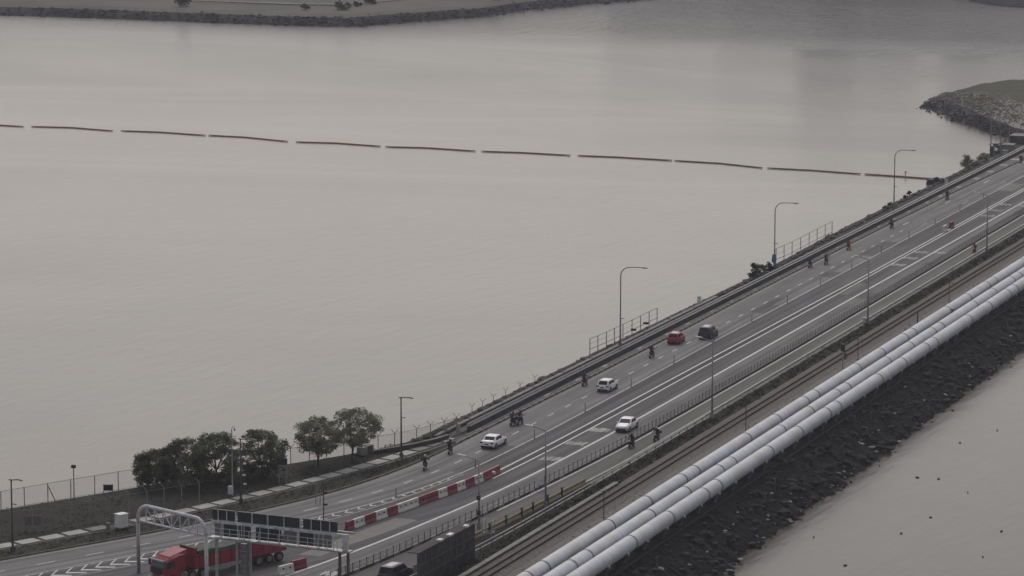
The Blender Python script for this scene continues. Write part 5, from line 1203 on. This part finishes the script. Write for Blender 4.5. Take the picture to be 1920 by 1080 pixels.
# ------------------------------------------------------------------ far end of the bank: poles, cabins
for px, y0, y1, lb in ((1857, 308, 205, 'tall slim pole wrapped in grey-blue sheeting near the site cabins'), (1876, 297, 243, 'short slim pole with curved arm beside the sheeted pole'), (1892, 263, 224, 'slim pole standing behind the site cabins')):
    p = at(px, y0, 0); h = (y0 - y1) / 6500 * (p - CAM).length
    t = thing('slim_pole', lb, 'pole', p, 0, 'slim poles at the far end of the bank'); MB().tube([(0, 0, -.3), (0, 0, h)], [.11, .08], 8).build('pole', M['pole_grey'], t)
    MB().tube([(0, 0, h - .1), (.5, 0, h + .25), (1.5, 0, h + .3)], .05, 6).build('arm', M['pole_grey'], t)
    if px == 1857: MB().box((.25, 0, 2.6), (.7, .6, 1.9)).build('sheeting', M['bike_blue'], t); MB().box((0, 0, .6), (.6, .6, 1.1)).build('base_box', M['concrete_pale'], t)
for px, py, sz, lb, m in ((1891, 287, (2.2, 2.6, 1.7), 'small grey site cabin behind the parapet by the slim poles', 'concrete'), (1884, 294, (.9, 1.0, 1.2), 'pale equipment box beside the small site cabin', 'concrete_pale'), (1912, 268, (3.2, 4.2, 1.6), 'wider grey shed with a flat roof behind the site cabin', 'concrete_dark')):
    t = thing('site_cabin', lb, 'cabin', at(px, py, 0), 0, 'site cabins at the far end'); MB().box((0, 0, sz[2] / 2), sz).build('wall', M[m], t); MB().box((0, 0, sz[2] + .06), (sz[0] + .25, sz[1] + .25, .12)).build('roof', M['concrete'], t)
    MB().box((sz[0] / 2 + .01, 0, sz[2] * .45), (.03, sz[1] * .3, sz[2] * .8)).build('door', M['steel_dark'], t)
t = thing('bank_railing', 'short pale railing on the bank between shrub and sheeted pole', 'railing', at(1836, 316, 0)); 
for y in (0, 2.2, 4.4): MB().box((0, y, .6), (.1, .1, 1.3)).build('post', M['concrete'], t)
MB().box((0, 2.2, 1.15), (.07, 4.5, .08)).build('rail', M['concrete'], t)
t = thing('overhead_sign', 'thin pale overhead arm reaching across the road at the far end', 'gantry', at(1868, 331, 0)); MB().tube([(0, 0, 0), (0, 0, .2)], .1, 6).build('foot', M['steel'], t)
bpy.data.objects.remove(t.children[0]); bpy.data.objects.remove(t)
# perching birds / rubble heads on the bank crest
for px, py in ((1661, 392), (1669, 386), (1698, 372), (1705, 366)):
    p = at(px, py, .25); o = shrub('small dark tuft of weeds on the rocky crest beside the curved lamp', p, .75, .5, px, M['shrub'], 'weed tufts on the crest', per=50, leaf=.1, name='weed_tuft')

# ------------------------------------------------------------------ town blocks across the strait (seen only mirrored in the ruffled water)
TOWN = [(1130, 1330, 20, 1255), (1340, 1490, 27, 1262), (1500, 1610, 42, 1250), (1620, 1725, 38, 1262), (1728, 1772, 27, 1256), (1775, 1860, 41, 1252), (1870, 2010, 36, 1260)]  # heights set by the reflections; narrow infill added to close a bright gap
fwd = Vector((-math.sin(YAW), math.cos(YAW), 0)); rgt = Vector((math.cos(YAW), math.sin(YAW), 0)); c2 = Vector((CAM.x, CAM.y, 0))
ql = [c2 + fwd * 1236 + rgt * (1236 / FPX * (x - 960)) for x in (1060, 2100)]
mb = MB(); mb.loft([[(p.x, p.y, ZW - 1), (p.x, p.y, ZW + 1.6), (p.x + fwd.x * 90, p.y + fwd.y * 90, ZW + 1.6), (p.x + fwd.x * 90, p.y + fwd.y * 90, ZW - 1)] for p in ql]); mb.build('town_quay', M['far_grass'], kind='structure')
wm = MB().box((0, 0, 0), (2.4, .12, 1.5)).mesh('window', M['tower_glass'])
for i, (xa, xb, h, dep) in enumerate(TOWN):
    a = dep / FPX * (xa - 960); b = dep / FPX * (xb - 960); wd = b - a; pos = c2 + fwd * (dep + 8) + rgt * ((a + b) / 2); pos.z = ZW + 1.6
    t = thing('tower_block', ['low wide', 'plain', 'tallest', 'second tallest', 'added narrow infill', 'slim', 'broad'][i] + ' dark apartment block on the quay across the strait', 'building', pos, YAW, 'apartment blocks across the strait')
    MB().box((0, 0, h / 2), (wd, 14, h)).build('wall', M['tower'], t); MB().box((0, 0, h + .4), (wd * .9, 12, .8)).build('roof', M['tower'], t)
    for fz in range(int(h / 3.2)):
        for k in range(int(wd / 5)): put('window', wm, t, loc=(-wd / 2 + 2.7 + k * 5, -7.03, 2 + fz * 3.2))

# ------------------------------------------------------------------ trackside weeds and tide-line litter
rg_ = random.Random(5); cen = []
for i in range(2100):
    u = rg_.uniform(-110, 290); w = rg_.choice((rg_.uniform(24.3, 26.2), rg_.gauss(25.4, .5))); cen.append(((w, u, .08), rg_.uniform(.35, 1.0)))
v, f = leaf_cloud(cen, 22, .42, .10, 77); me = bpy.data.meshes.new('weeds'); me.from_pydata(v, [], f); me.materials.append(M['weeds']); put('weeds', me, None, kind='stuff', label='scrubby dark weeds growing between lane and railway', category='weeds')
cen = []
for i in range(2600):
    u = rg_.uniform(-112, -34); t = rg_.random()
    w = CREST(u) + .3 + (SLAB(u) - 2.2 - CREST(u) - .3) * t if i % 3 else rg_.uniform(SLAB(u) + .8, L1(u) - 1.2)
    cen.append(((w, u, .12 + (.42 * (1 - t) if i % 3 else 0)), rg_.uniform(.2, .75)))
v, f = leaf_cloud(cen, 22, .5, .07, 99); me = bpy.data.meshes.new('grass_tufts'); me.from_pydata(v, [], f); me.materials.append(M['weeds']); put('grass_tufts', me, bpy.data.objects['grass_verge'], kind='stuff')
pts = []
for i in range(900):
    u = rng.uniform(-125, 200); pts.append((44.2 + noise.noise((u * .12, 0, 5)) * .8 + noise.noise((u * .4, 0, 9)) * .9 + abs(rng.normal(0, .6)), u, ZW + rng.uniform(-.1, .06), abs(rng.normal(.16, .1)) + .06))
rock_mass('tide_line_rocks', pts, M['rock_dark'], 77, rbank, kind='stuff')
pts = [(rng.choice((rng.uniform(24.3, 26.3), rng.uniform(29.9, 33.4))), rng.uniform(-110, 280), .02, abs(rng.normal(.07, .05)) + .03) for i in range(1500)]
rock_mass('loose_rubble', pts, M['ballast'], 78, bpy.data.objects['ballast'], kind='stuff')

# ------------------------------------------------------------------ air
m = bpy.data.materials.new('haze_air'); m.use_nodes = True; nt = m.node_tree; nt.nodes.remove(nt.nodes['Principled BSDF'])
pv = nt.nodes.new('ShaderNodeVolumePrincipled'); pv.inputs['Color'].default_value = (.90, .90, 1, 1); pv.inputs['Density'].default_value = .00014; pv.inputs['Anisotropy'].default_value = 0.0
nt.links.new(pv.outputs[0], nt.nodes['Material Output'].inputs['Volume'])
MB().box((0, 1600, 40), (9400, 7200, 94)).build('haze', m, kind='stuff')
